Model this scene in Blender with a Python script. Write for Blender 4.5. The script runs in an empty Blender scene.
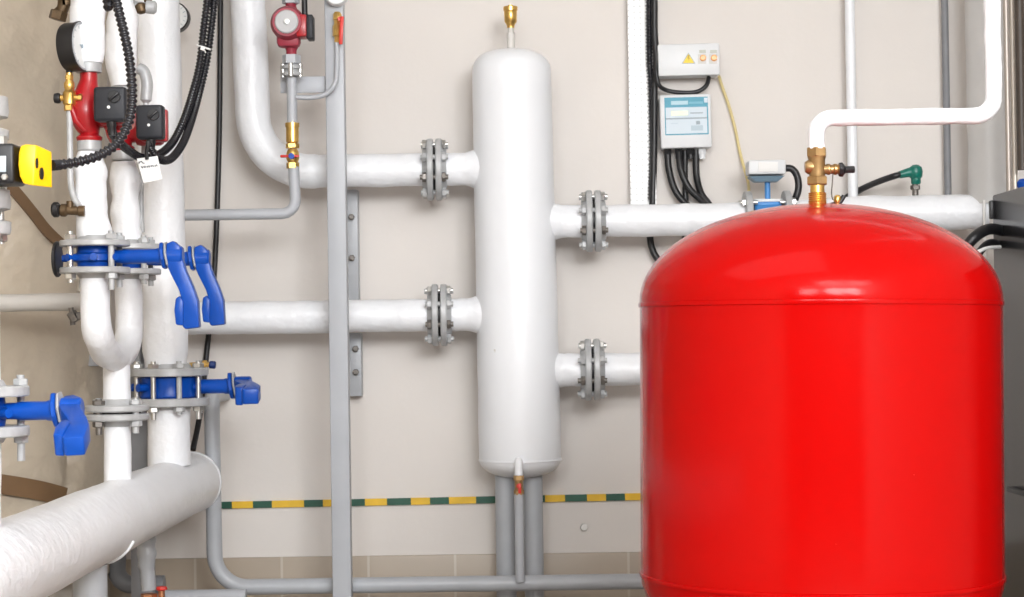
import bpy, bmesh, math, random
from mathutils import Vector, Matrix, Quaternion, noise
random.seed(7)
PI = math.pi
sc = bpy.context.scene
COL = sc.collection

# ------------------------------------------------------------------ camera
F = 2000.0                       # focal length in pixels of the 1024 x 597 frame
CAM = Vector((0.0, 0.0, 0.85))
ROT = Matrix.Rotation(PI/2 + math.atan(36.5/F), 3, 'X') @ Matrix.Rotation(-0.014, 3, 'Z')

def P(px, py, Y):
    """World point seen at photo pixel (px, py) at depth Y."""
    d = ROT @ Vector(((px-512)/F, (298.5-py)/F, -1.0))
    return CAM + d*((Y-CAM.y)/d.y)

cd = bpy.data.cameras.new('camera')
cd.sensor_width = 36.0
cd.lens = 36.0*F/1024
cd.clip_start = 0.05
cd.dof.use_dof = True
cd.dof.focus_distance = 4.0
cd.dof.aperture_fstop = 14.0
cam = bpy.data.objects.new('camera', cd)
COL.objects.link(cam)
cam.matrix_world = Matrix.Translation(CAM) @ ROT.to_4x4()
sc.camera = cam

# ------------------------------------------------------------------ materials
MATS = {}
def mat(name, col, rough=0.5, metal=0.0, var=0.0, vscale=8.0, bump=0.0, bscale=40.0, coat=0.0, spec=0.5, bdist=0.004,
        spots=None, sscale=30.0, sthr=0.7):
    if name in MATS: return MATS[name]
    m = bpy.data.materials.new(name); m.use_nodes = True
    nt = m.node_tree; N = nt.nodes; L = nt.links
    b = N['Principled BSDF']
    b.inputs['Roughness'].default_value = rough
    b.inputs['Metallic'].default_value = metal
    b.inputs['Coat Weight'].default_value = coat
    b.inputs['Coat Roughness'].default_value = 0.08
    b.inputs['Specular IOR Level'].default_value = spec
    tc = N.new('ShaderNodeTexCoord')
    nz = N.new('ShaderNodeTexNoise'); nz.inputs['Scale'].default_value = vscale; nz.inputs['Detail'].default_value = 5
    L.new(tc.outputs['Object'], nz.inputs['Vector'])
    rp = N.new('ShaderNodeValToRGB')
    rp.color_ramp.elements[0].position = 0.3; rp.color_ramp.elements[1].position = 0.7
    rp.color_ramp.elements[0].color = tuple(max(0, c*(1-var)) for c in col) + (1,)
    rp.color_ramp.elements[1].color = tuple(min(1, c*(1+var*0.6)) for c in col) + (1,)
    L.new(nz.outputs['Fac'], rp.inputs['Fac'])
    out = rp.outputs['Color']
    if spots:
        n2 = N.new('ShaderNodeTexNoise'); n2.inputs['Scale'].default_value = sscale; n2.inputs['Detail'].default_value = 3
        L.new(tc.outputs['Object'], n2.inputs['Vector'])
        r2 = N.new('ShaderNodeValToRGB')
        r2.color_ramp.elements[0].position = sthr; r2.color_ramp.elements[1].position = min(1, sthr+0.04)
        L.new(n2.outputs['Fac'], r2.inputs['Fac'])
        mx = N.new('ShaderNodeMix'); mx.data_type = 'RGBA'
        L.new(r2.outputs['Color'], mx.inputs['Factor'])
        L.new(out, mx.inputs[6]); mx.inputs[7].default_value = tuple(spots) + (1,)
        out = mx.outputs[2]
    L.new(out, b.inputs['Base Color'])
    if bump:
        n3 = N.new('ShaderNodeTexNoise'); n3.inputs['Scale'].default_value = bscale; n3.inputs['Detail'].default_value = 4
        L.new(tc.outputs['Object'], n3.inputs['Vector'])
        bp = N.new('ShaderNodeBump'); bp.inputs['Strength'].default_value = bump; bp.inputs['Distance'].default_value = bdist
        L.new(n3.outputs['Fac'], bp.inputs['Height']); L.new(bp.outputs['Normal'], b.inputs['Normal'])
    MATS[name] = m
    return m

M_WALL  = mat('wall_paint', (0.735,0.695,0.66), 0.75, var=0.05, vscale=1.7, bump=0.12, bscale=60, spots=(0.40,0.36,0.30), sscale=17, sthr=0.775)
M_WARM  = mat('side_wall_paint', (0.50,0.43,0.34), 0.8, var=0.12, vscale=2.5, bump=0.2, bscale=30)
M_FRONT = mat('front_wall_paint', (0.14,0.125,0.11), 0.8, var=0.1)
M_CEIL  = mat('ceiling_paint', (0.78,0.77,0.75), 0.8, var=0.03)
M_FLOOR = mat('floor_tile', (0.30,0.25,0.20), 0.45, var=0.2, vscale=6)
M_WHITE = mat('white_pipe_paint', (0.865,0.885,0.92), 0.36, var=0.03, vscale=9, bump=0.55, bscale=38, bdist=0.007)
M_WHIT2 = mat('white_enamel', (0.86,0.88,0.915), 0.3, var=0.02, vscale=5, bump=0.16, bscale=25, spots=(0.62,0.60,0.55), sscale=26, sthr=0.76)
M_GREY  = mat('grey_pipe_paint', (0.42,0.44,0.47), 0.38, var=0.07, vscale=12, bump=0.06)
M_LGREY = mat('light_grey_paint', (0.45,0.47,0.505), 0.42, var=0.05, vscale=8, bump=0.05)
M_PGREY = mat('pale_grey_pipe', (0.62,0.60,0.57), 0.45, var=0.08, vscale=10)
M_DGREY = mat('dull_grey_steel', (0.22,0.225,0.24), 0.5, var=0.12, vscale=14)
M_FLANGE= mat('flange_paint', (0.46,0.47,0.48), 0.42, metal=0.1, var=0.18, vscale=30, bump=0.1)
M_STEEL = mat('zinc_steel', (0.62,0.62,0.60), 0.3, metal=0.85, var=0.15, vscale=60)
M_DSTEEL= mat('aged_steel', (0.20,0.185,0.17), 0.45, metal=0.7, var=0.3, vscale=50)
M_RED   = mat('red_gloss_enamel', (0.44,0.0016,0.0014), 0.15, var=0.03, vscale=3, spec=0.13, bump=0.01, bscale=9, spots=(0.80,0.12,0.10), sscale=70, sthr=0.79)
M_PUMP  = mat('pump_red', (0.42,0.008,0.014), 0.35, var=0.15, vscale=20, coat=0.1)
M_PUMP2 = mat('pump_crimson', (0.34,0.03,0.055), 0.45, var=0.12, vscale=20)
M_BOX   = mat('charcoal_plastic', (0.022,0.024,0.03), 0.5, spec=0.35, var=0.1)
M_BLACK = mat('black_rubber', (0.013,0.013,0.015), 0.42, var=0.15)
M_HOSE  = mat('black_corrugated_plastic', (0.012,0.012,0.016), 0.25, var=0.1)
M_YEL   = mat('yellow_plastic', (0.95,0.55,0.003), 0.4, var=0.04, vscale=14)
M_BLUE  = mat('blue_valve_paint', (0.003,0.068,0.40), 0.32, var=0.12, vscale=25, spec=0.3, bump=0.08, bscale=60)
M_BLUE2 = mat('blue_meter_paint', (0.06,0.26,0.62), 0.4, var=0.06)
M_CBLUE = mat('clear_blue_label', (0.07,0.33,0.46), 0.5, var=0.03)
M_BRASS = mat('brass', (0.80,0.52,0.16), 0.28, metal=0.9, var=0.15, vscale=40)
M_BRONZ = mat('bronze', (0.42,0.27,0.12), 0.33, metal=0.8, var=0.18, vscale=50)
M_DBRON = mat('dark_bronze', (0.13,0.085,0.045), 0.45, metal=0.6, var=0.25, vscale=50)
M_TAN   = mat('tan_wrap', (0.55,0.475,0.375), 0.42, var=0.24, vscale=3.2, bump=0.9, bscale=6, bdist=0.03)
M_TAPE  = mat('brown_tape', (0.17,0.10,0.05), 0.35, var=0.12, vscale=9)
M_BWHITE= mat('white_plastic', (0.74,0.76,0.78), 0.4, var=0.02)
M_DIAL  = mat('dial_face', (0.80,0.82,0.82), 0.4, var=0.03)
M_TRAY  = None
M_GREEN = mat('green_plastic', (0.005,0.16,0.12), 0.35, var=0.1)
M_RHAND = mat('red_handle', (0.65,0.03,0.02), 0.4)
M_ORANGE= mat('amber_lens', (0.90,0.36,0.06), 0.3)
M_YWIRE = mat('yellow_wire', (0.70,0.58,0.28), 0.5)
M_SIGNY = mat('sign_yellow', (0.95,0.70,0.05), 0.5)
M_PAPER = mat('paper', (0.86,0.86,0.85), 0.7, var=0.02)
M_PLABEL= mat('pale_label', (0.62,0.71,0.78), 0.5, var=0.02)
M_GLCD  = mat('green_display', (0.62,0.72,0.42), 0.3, var=0.08)
M_TEXT  = mat('pale_print', (0.45,0.66,0.74), 0.5)
M_INK   = mat('ink', (0.05,0.05,0.06), 0.6)
M_GINK  = mat('grey_ink', (0.33,0.40,0.45), 0.6)
M_BOILER= mat('boiler_side', (0.035,0.035,0.04), 0.22, metal=0.15, var=0.12, vscale=3, spec=0.35)
M_DBROWN= mat('dark_brown_pipe', (0.06,0.045,0.035), 0.5, var=0.2)

def tile_mat():
    m = bpy.data.materials.new('brown_wall_tile'); m.use_nodes = True
    nt = m.node_tree; N = nt.nodes; L = nt.links; b = N['Principled BSDF']
    tc = N.new('ShaderNodeTexCoord'); mp = N.new('ShaderNodeMapping')
    mp.inputs['Rotation'].default_value = (PI/2, 0, 0)
    mp.inputs['Location'].default_value = (0.165, 0.004, 0)
    L.new(tc.outputs['Object'], mp.inputs['Vector'])
    br = N.new('ShaderNodeTexBrick'); br.offset = 0.0
    br.inputs['Scale'].default_value = 1.0
    br.inputs['Brick Width'].default_value = 0.236; br.inputs['Row Height'].default_value = 0.275
    br.inputs['Mortar Size'].default_value = 0.0035
    br.inputs['Color1'].default_value = (0.42,0.35,0.275,1); br.inputs['Color2'].default_value = (0.395,0.33,0.26,1)
    br.inputs['Mortar'].default_value = (0.50,0.45,0.38,1)
    L.new(mp.outputs['Vector'], br.inputs['Vector'])
    L.new(br.outputs['Color'], b.inputs['Base Color']); b.inputs['Roughness'].default_value = 0.4
    return m
def tray_mat():
    m = bpy.data.materials.new('perforated_white_steel'); m.use_nodes = True
    nt = m.node_tree; N = nt.nodes; L = nt.links; b = N['Principled BSDF']
    tc = N.new('ShaderNodeTexCoord'); vz = N.new('ShaderNodeTexVoronoi')
    mp = N.new('ShaderNodeMapping'); mp.inputs['Scale'].default_value = (62, 0.0, 62)
    L.new(tc.outputs['Object'], mp.inputs['Vector']); L.new(mp.outputs['Vector'], vz.inputs['Vector'])
    vz.inputs['Scale'].default_value = 1.0; vz.inputs['Randomness'].default_value = 0.0
    rp = N.new('ShaderNodeValToRGB'); rp.color_ramp.elements[0].position = 0.16; rp.color_ramp.elements[1].position = 0.2
    rp.color_ramp.elements[0].color = (0.62,0.62,0.62,1); rp.color_ramp.elements[1].color = (0.95,0.95,0.95,1)
    L.new(vz.outputs['Distance'], rp.inputs['Fac']); L.new(rp.outputs['Color'], b.inputs['Base Color'])
    b.inputs['Roughness'].default_value = 0.35
    return m
M_TRAY = tray_mat()

# ------------------------------------------------------------------ mesh helpers
def frame_from(axis):
    return Vector((0,0,1)).rotation_difference(Vector(axis).normalized()).to_matrix()

def fillet(pts, r, n=8):
    pts = [Vector(p) for p in pts]; out = [pts[0]]
    for i in range(1, len(pts)-1):
        p, a, b = pts[i], pts[i-1], pts[i+1]
        u, v = (a-p), (b-p)
        rr = r[i-1] if isinstance(r, (list, tuple)) else r
        ang = u.angle(v)
        if ang > 3.1: out.append(p); continue
        t = min(rr/math.tan(ang/2), u.length*0.49, v.length*0.49)
        A, B = p+u.normalized()*t, p+v.normalized()*t
        c = p + (u.normalized()+v.normalized()).normalized()*(t/math.cos(ang/2))
        ca, cb = A-c, B-c
        th = ca.angle(cb)
        for k in range(n+1):
            s = k/n
            out.append(c + (ca*math.sin((1-s)*th) + cb*math.sin(s*th))/math.sin(th))
    out.append(pts[-1])
    return out

def catmull(pts, n=10):
    pts = [Vector(p) for p in pts]
    q = [pts[0]*2-pts[1]] + pts + [pts[-1]*2-pts[-2]]
    out = []
    for i in range(1, len(q)-2):
        a, b, c, d = q[i-1:i+3]
        for k in range(n):
            t = k/n
            out.append(0.5*((2*b)+(c-a)*t+(2*a-5*b+4*c-d)*t*t+(3*b-a-3*c+d)*t**3))
    out.append(pts[-1])
    return out

def resample(pts, step):
    out = [pts[0].copy()]; acc = 0.0
    for a, b in zip(pts, pts[1:]):
        l = (b-a).length
        if l < 1e-9: continue
        pos = step-acc
        while pos <= l:
            out.append(a.lerp(b, pos/l)); pos += step
        acc = l-(pos-step)
    if (out[-1]-pts[-1]).length > step*0.4: out.append(pts[-1].copy())
    return out

class MB:
    def __init__(s, M=None):
        s.bm = bmesh.new(); s.M = M or Matrix.Identity(4)
    def v(s, co): return s.bm.verts.new(s.M @ Vector(co))
    def f(s, vs):
        try: return s.bm.faces.new(vs)
        except ValueError: return None
    def tube(s, pts, r, seg=20, cap=True, wob=0.0, freq=14.0):
        pts = [Vector(p) for p in pts]; n = len(pts)
        tang = []
        for i in range(n):
            a = pts[max(i-1,0)]; b = pts[min(i+1,n-1)]
            tang.append((b-a).normalized())
        up = Vector((0,0,1)) if abs(tang[0].z) < 0.9 else Vector((0,1,0))
        nrm = (up - tang[0]*up.dot(tang[0])).normalized()
        rings = []
        for i in range(n):
            if i:
                q = tang[i-1].rotation_difference(tang[i]); nrm = q @ nrm
                nrm = (nrm - tang[i]*nrm.dot(tang[i])).normalized()
            bi = tang[i].cross(nrm)
            rr = r[i] if isinstance(r, (list, tuple)) else r
            ring = []
            for k in range(seg):
                a = 2*PI*k/seg
                d = nrm*math.cos(a) + bi*math.sin(a)
                w = 0.0
                if wob:
                    q_ = (pts[i]+d*rr)*freq
                    w = wob*(noise.noise(q_)+0.35*noise.noise(q_*3.1))
                ring.append(s.v(pts[i]+d*(rr+w)))
            rings.append(ring)
        for a, b in zip(rings, rings[1:]):
            for k in range(seg):
                s.f((a[k], a[(k+1)%seg], b[(k+1)%seg], b[k]))
        if cap:
            s.f(list(reversed(rings[0]))); s.f(rings[-1])
        return s
    def lathe(s, prof, c=(0,0,0), axis=(0,0,1), seg=32, rot=0.0, wob=0.0, freq=12.0, caps=True):
        R = frame_from(axis); c = Vector(c); rings = []
        for (r, z) in prof:
            if r < 1e-7:
                rings.append([s.v(c + R @ Vector((0,0,z)))]); continue
            ring = []
            for k in range(seg):
                a = rot + 2*PI*k/seg
                p = R @ Vector((math.cos(a), math.sin(a), 0))
                rr = r + (wob*noise.noise((c+R@Vector((r*math.cos(a), r*math.sin(a), z)))*freq) if wob else 0)
                ring.append(s.v(c + p*rr + R @ Vector((0,0,z))))
            rings.append(ring)
        for a, b in zip(rings, rings[1:]):
            if len(a) == 1 and len(b) == 1: continue
            if len(a) == 1:
                for k in range(seg): s.f((a[0], b[(k+1)%seg], b[k]))
            elif len(b) == 1:
                for k in range(seg): s.f((a[k], a[(k+1)%seg], b[0]))
            else:
                for k in range(seg): s.f((a[k], a[(k+1)%seg], b[(k+1)%seg], b[k]))
        if caps:
            if len(rings[0]) > 1: s.f(list(reversed(rings[0])))
            if len(rings[-1]) > 1: s.f(rings[-1])
        return s
    def cyl(s, a, b, r, seg=24, r2=None, bev=0.0):
        a, b = Vector(a), Vector(b); h = (b-a).length; r2 = r if r2 is None else r2
        if bev: prof = [(r-bev,0),(r,bev),(r2,h-bev),(r2-bev,h)]
        else: prof = [(r,0),(r2,h)]
        return s.lathe(prof, a, b-a, seg)
    def hexa(s, a, b, r, rot=0.0, bev=0.0015):
        a, b = Vector(a), Vector(b); h = (b-a).length
        bev = min(bev, h*0.3)
        return s.lathe([(r-bev,0),(r,bev),(r,h-bev),(r-bev,h)], a, b-a, 6, rot)
    def box(s, c, size, R=None, bev=0.0, seg=2):
        R = R or Matrix.Identity(3)
        t = bmesh.new(); bmesh.ops.create_cube(t, size=1.0)
        for v in t.verts: v.co = Vector((v.co.x*size[0], v.co.y*size[1], v.co.z*size[2]))
        if bev: bmesh.ops.bevel(t, geom=t.edges[:], offset=bev, segments=seg, affect='EDGES', profile=0.5)
        mp = {v: s.v(Vector(c)+R@v.co) for v in t.verts}
        for f in t.faces: s.f([mp[v] for v in f.verts])
        t.free(); return s
    def prism(s, poly, o, ux, uy, depth, bev=0.0):
        """Extrude a 2-D outline (ux, uy) by depth along ux x uy, centred on o."""
        ux, uy = Vector(ux), Vector(uy); w = ux.cross(uy).normalized()
        t = bmesh.new()
        vs = [t.verts.new(Vector(o)+ux*x+uy*y-w*depth/2) for x, y in poly]
        f = t.faces.new(vs)
        ex = bmesh.ops.extrude_face_region(t, geom=[f])
        for v in [g for g in ex['geom'] if isinstance(g, bmesh.types.BMVert)]: v.co += w*depth
        bmesh.ops.recalc_face_normals(t, faces=t.faces[:])
        if bev: bmesh.ops.bevel(t, geom=[e for e in t.edges], offset=bev, segments=2, affect='EDGES', profile=0.5, clamp_overlap=True)
        mp = {v: s.v(v.co) for v in t.verts}
        for f in t.faces: s.f([mp[v] for v in f.verts])
        t.free(); return s
    def ball(s, c, r, sx=1, sy=1, sz=1, seg=20):
        t = bmesh.new(); bmesh.ops.create_uvsphere(t, u_segments=seg, v_segments=seg//2, radius=r)
        mp = {v: s.v(Vector(c)+Vector((v.co.x*sx, v.co.y*sy, v.co.z*sz))) for v in t.verts}
        for f in t.faces: s.f([mp[v] for v in f.verts])
        t.free(); return s
    def hull(s, pts, bev=0.0):
        t = bmesh.new()
        for p in pts: t.verts.new(p)
        r = bmesh.ops.convex_hull(t, input=t.verts[:])
        bmesh.ops.dissolve_limit(t, angle_limit=0.02, verts=t.verts[:], edges=t.edges[:])
        if bev: bmesh.ops.bevel(t, geom=t.edges[:], offset=bev, segments=2, affect='EDGES', profile=0.5, clamp_overlap=True)
        mp = {v: s.v(v.co) for v in t.verts}
        for f in t.faces: s.f([mp[v] for v in f.verts])
        t.free(); return s
    def build(s, name, m, parent=None, ang=38, label=None, origin=None, kind=None):
        bmesh.ops.recalc_face_normals(s.bm, faces=s.bm.faces[:])
        if parent is not None: org = Vector(parent['_o'])
        elif origin is not None: org = Vector(origin)
        else:
            xs = [v.co for v in s.bm.verts]
            org = Vector(((min(c.x for c in xs)+max(c.x for c in xs))/2, (min(c.y for c in xs)+max(c.y for c in xs))/2, min(c.z for c in xs)))
        for v in s.bm.verts: v.co -= org
        me = bpy.data.meshes.new(name); s.bm.to_mesh(me); s.bm.free()
        me.polygons.foreach_set('use_smooth', [True]*len(me.polygons))
        me.set_sharp_from_angle(angle=math.radians(ang))
        me.materials.append(m)
        o = bpy.data.objects.new(name, me); COL.objects.link(o)
        if parent is not None: o.parent = parent
        else: o.location = org
        o['_o'] = tuple(org)
        if label: o['label'] = label
        if kind: o['kind'] = kind
        return o

LABELS = set()
def tag(o, label, cat, group=None):
    assert label not in LABELS, label
    LABELS.add(label)
    n = len(label.split()); assert 4 <= n <= 16, (n, label)
    o['label'] = label; o['category'] = cat
    if group: o['group'] = group
    return o
def thing(name, label, cat, loc, group=None):
    o = bpy.data.objects.new(name, None); COL.objects.link(o)
    o.empty_display_size = 0.05
    o.location = Vector(loc); o['_o'] = tuple(Vector(loc))
    return tag(o, label, cat, group)
def solo(mb, name, m, label, cat, group=None, ang=38):
    return tag(mb.build(name, m, ang=ang), label, cat, group)
def struct(name, mb, m):
    return mb.build(name, m, kind='structure')

def line(a, b, step=0.02):
    a, b = Vector(a), Vector(b); n = max(1, int((b-a).length/step))
    return [a.lerp(b, i/n) for i in range(n+1)]
def dense(pts, step=0.012): return resample(pts, step)
def corrugated(mb, pts, r, pitch=0.0092, depth=0.30, seg=12):
    q = resample(pts, pitch/6)
    rad = [r*(1-depth*(0.5-0.5*math.cos(2*PI*i/6))) for i in range(len(q))]
    return mb.tube(q, rad, seg)

# ------------------------------------------------------------------ the room
YW = 5.47; XL = -2.05; XR = 2.05; ZC = 2.75; YF = -1.5
T = 0.12
struct('wall_back', MB().box(((XL+XR)/2, YW+T/2, ZC/2), (XR-XL+2*T, T, ZC)), M_WALL)
struct('wall_left', MB().box((XL-T/2, (YW+YF)/2, ZC/2), (T, YW-YF, ZC)), M_WARM)
struct('wall_right', MB().box((XR+T/2, (YW+YF)/2, ZC/2), (T, YW-YF, ZC)), M_WALL)
struct('wall_front', MB().box(((XL+XR)/2, YF-T/2, ZC/2), (XR-XL+2*T, T, ZC)), M_FRONT)
struct('floor', MB().box((0, (YW+YF)/2, -T/2), (XR-XL+2*T, YW-YF+2*T, T)), M_FLOOR)
struct('ceiling', MB().box((0, (YW+YF)/2, ZC+T/2), (XR-XL+2*T, YW-YF+2*T, T)), M_CEIL)
zt = P(400, 555.5, YW-0.01).z
tl = MB().box(((XL+XR)/2, YW-0.006, zt/2), (XR-XL, 0.012, zt), bev=0.002)
struct('baseboard_back', tl, tile_mat())

# ------------------------------------------------------------------ flange joint
def flange_joint(c, axis, label, R=0.082, t=0.0168, gap=0.0065, nb=8, rb=0.0068, bc=0.84, rot=PI/8, bolt_len=0.074, name='flange_joint',
                 cat='pipe flange', group=None, hub=0.05, long=1.0):
    c = Vector(c); ax = Vector(axis).normalized(); Rm = frame_from(ax)
    th = thing(name, label, cat, c, group)
    for s in (-1, 1):
        prof = [(hub, 0), (R-0.003, 0), (R, 0.003), (R, t-0.003), (R-0.003, t), (hub+0.012, t), (hub+0.002, t+0.012), (hub-0.002, t+0.012)]
        MB().lathe(prof, c+ax*s*gap/2, ax*s, 40, caps=True).build('flange_disc', M_FLANGE, th)
    MB().cyl(c-ax*gap/2, c+ax*gap/2, R*0.74, 32).build('gasket', M_BLACK, th)
    for k in range(nb):
        a = rot + 2*PI*k/nb
        d = Rm @ Vector((math.cos(a), math.sin(a), 0))*R*bc
        m = MB()
        h = gap/2+t
        j = random.uniform(-0.002, 0.004)
        m.cyl(c+d-ax*(bolt_len/2*long+j), c+d+ax*(bolt_len/2), rb, 10)
        hr = rb*1.9; r0 = random.uniform(0, 1)
        m.hexa(c+d+ax*h, c+d+ax*(h+rb*1.5), hr, r0)
        m.hexa(c+d-ax*h, c+d-ax*(h+rb*1.7), hr, r0+0.3)
        m.build('bolt', M_STEEL if k % 4 == 0 else (M_DSTEEL if k % 4 == 2 else M_FLANGE), th)
    return th

# ------------------------------------------------------------------ hydraulic separator (tall white vessel)
YS = 5.3
sx = P(514, 264, YS).x
zt_, zb_ = P(511, 49.5, YS).z, P(519, 477.5, YS).z
RS = 0.1065
th = thing('hydraulic_separator', 'tall white vertical cylinder vessel with domed ends, standing before the back wall', 'vessel', (sx, YS, 0), None)
prof = [(0, zt_)]
for k in range(1, 9):
    a = PI/2*k/8; prof.append((RS*math.sin(a)**0.72, zt_-0.056+0.056*math.cos(a)))
n = 26; za, zc = zt_-0.056, zb_+0.05
for i in range(1, n): prof.append((RS, za+(zc-za)*i/n))
for k in range(0, 8):
    a = PI/2*k/8; prof.append((RS*math.cos(a)**0.8 if k else RS, zb_+0.05-0.05*math.sin(a)))
prof.append((0, zb_))
def lean(mb):
    for v_ in mb.bm.verts:
        d_ = zt_-v_.co.z
        v_.co.x = sx+(v_.co.x-sx)*(0.985+0.035*d_) + 0.0085*d_
    return mb
lean(MB().lathe([(r, z) for r, z in reversed(prof)], (sx, YS, 0), (0,0,1), 56, wob=0.0015, freq=11)).build('shell', M_WHIT2, th)
lean(MB().lathe([(RS-0.003,-0.004),(RS+0.0015,-0.002),(RS+0.0015,0.002),(RS-0.003,0.004)], (sx, YS, zb_+0.047), (0,0,1), 56)).build('weld_seam', M_WHIT2, th)
for (px, r) in ((505.5, 0.0265), (533.5, 0.0255)):
    x = P(px, 520, YS).x
    MB().tube(line((x, YS+0.01, 0.0), (x, YS+0.01, zb_+0.03)), r, 24).build('leg', M_GREY, th)
# nozzles reaching to the flanges
zUL = P(400, 170, YS).z; zLL = P(400, 315.5, YS).z; zUR = P(600, 221, YS).z; zLR = P(600, 369.5, YS).z
xf = {'UL': P(434.5, 168, YS).x, 'LL': P(439.5, 314, YS).x, 'UR': P(593.5, 221, YS).x, 'LR': P(592.5, 369.5, YS).x}
RP = 0.0435
for (k, z) in (('UL', zUL), ('LL', zLL), ('UR', zUR), ('LR', zLR)):
    s = -1 if xf[k] < sx else 1
    pts = line((sx+s*(RS-0.02), YS, z), (xf[k]-s*0.0205, YS, z), 0.01)
    rad = [RP+0.012*max(0, 1-(i/ (len(pts)*0.35))) for i in range(len(pts))]
    MB().tube(pts, rad, 24, wob=0.002, freq=30).build('nozzle', M_WHITE, th)
# stub and air vent on top
tz = P(512.5, 28, YS).z
m = MB(); m.tube([(sx, YS, zt_-0.01), (sx, YS, tz-0.02)], 0.0105, 16); m.hexa((sx, YS, tz-0.03), (sx, YS, tz-0.012), 0.0115); m.tube([(sx,YS,tz-0.012),(sx,YS,tz+0.004)],0.008,12)
m.build('vent_stub', M_PGREY, th)
bx = P(511.5, 16, YS).x
va = thing('air_vent', 'small brass automatic air vent on top of the tall white vessel', 'air vent', (sx, YS, tz))
z1 = P(511, 6.5, YS).z
h = z1-tz
MB().lathe([(0.010,0),(0.0105,0.006),(0.012,0.010),(0.0165,0.016),(0.0175,h*0.75),(0.0165,h*0.8),(0.019,h*0.8),(0.0195,h*0.97),(0.018,h),(0.006,h),(0.006,h+0.004),(0,h+0.004)], (sx,YS,tz),(0,0,1),20).build('vent_body', M_BRASS, va)
# drain in front of the legs
dx = P(519, 470, YS-0.13).x; YD = YS-RS-0.022
p0 = P(518.5, 462, YD); z2 = P(519, 476, YD).z; z3 = P(519.5, 495, YD).z; z4 = P(519, 578, YD).z
solo(MB().tube(fillet([(p0.x, YS-RS+0.012, p0.z), (p0.x, YD, p0.z), (p0.x, YD, z2)], 0.012), 0.0115, 16, wob=0.001), 'drain_spout', M_WHITE,
     'short white elbow spout low on the front of the tall white vessel', 'pipe')
dv = thing('drain_valve', 'small brass and red drain valve below the tall white vessel', 'valve', (p0.x, YD, z3))
m = MB(); m.hexa((p0.x,YD,z3),(p0.x,YD,z3+0.014),0.0135); m.cyl((p0.x,YD,z3+0.012),(p0.x,YD,z2-0.006),0.0105,16); m.hexa((p0.x,YD,z2-0.012),(p0.x,YD,z2+0.002),0.0135)
m.build('valve_body', M_BRONZ, dv)
m = MB(); zc_ = (z2+z3)/2; m.cyl((p0.x,YD-0.008,zc_),(p0.x,YD-0.02,zc_),0.006,12); m.box((p0.x+0.002,YD-0.022,zc_-0.006),(0.008,0.004,0.026),bev=0.0015)
m.build('handle', M_RHAND, dv, label='red lever handle')
solo(MB().tube(line((p0.x,YD,z4-0.01),(p0.x,YD,z3+0.004)), 0.012, 16), 'drain_pipe', M_LGREY, 'thin light grey drain pipe between the two grey legs of the white vessel', 'pipe')

G1 = 'bolted flange joints beside the tall white vessel'
flange_joint((xf['UL'], YS, zUL), (1,0.02,0), 'grey bolted flange joint on the upper pipe left of the tall white vessel', group=G1)
flange_joint((xf['LL'], YS, zLL), (1,0.02,0), 'grey bolted flange joint on the lower pipe left of the tall white vessel', group=G1)
flange_joint((xf['UR'], YS, zUR), (1,-0.02,0), 'grey bolted flange joint on the upper pipe right of the tall white vessel', group=G1)
flange_joint((xf['LR'], YS, zLR), (1,-0.02,0), 'grey bolted flange joint on the lower pipe beside the red tank edge', group=G1)

# wall pipes
xv = P(254, 120, YS).x; xv0 = xv + (P(248,0,YS).x-xv)*(ZC-P(254,120,YS).z)/(P(248,0,YS).z-P(254,120,YS).z)
top = P(250, 0, YS).z
pts = fillet([(xv0, YS, ZC-0.002), (xv+0.003, YS, zUL), (xf['UL']-0.0215, YS, zUL)], 0.15, 14)
pts = dense(pts, 0.014)
rad = []
for p in pts: rad.append(0.0468 if p.z > zUL+0.14 else (0.044 if p.x > xv+0.17 else 0.0462))
solo(MB().tube(pts, rad, 32, wob=0.0022, freq=13), 'insulated_pipe', M_WHITE, 'thick white pipe dropping from above and bending right into the tall vessel', 'pipe')
solo(MB().tube(dense([Vector((P(150,318,YS).x, YS, zLL)), Vector((xf['LL']-0.0215, YS, zLL))], 0.014), 0.0432, 28, wob=0.0026, freq=16), 'insulated_pipe', M_WHITE,
     'thick white horizontal pipe behind the hanging blue levers and grey post', 'pipe')
xm0 = P(744, 217, YS).x
solo(MB().tube(dense([Vector((xf['UR']+0.0215, YS, zUR)), Vector((xm0, YS, zUR))], 0.014), 0.0425, 28, wob=0.0034, freq=15), 'insulated_pipe', M_WHITE,
     'thick white pipe running from the tall vessel to the blue flow meter', 'pipe')
solo(MB().tube(dense([Vector((xf['LR']+0.0215, YS, zLR)), Vector((P(800,369,YS).x, YS, zLR))], 0.014), 0.0435, 28, wob=0.0034, freq=15), 'insulated_pipe', M_WHITE,
     'short white lower pipe running from the vessel behind the red tank', 'pipe')
xm1 = P(791, 217, YS).x
zR = P(930, 212.5, YS).z
solo(MB().tube(dense([Vector((xm1, YS, zUR)), Vector((P(870,214,YS).x, YS, zR)), Vector((P(986,212,YS).x, YS, zR))], 0.014), 0.0465, 28, wob=0.0034, freq=15), 'insulated_pipe', M_WHITE,
     'thick white pipe above the red tank shoulder, carrying the green plug', 'pipe')

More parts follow.
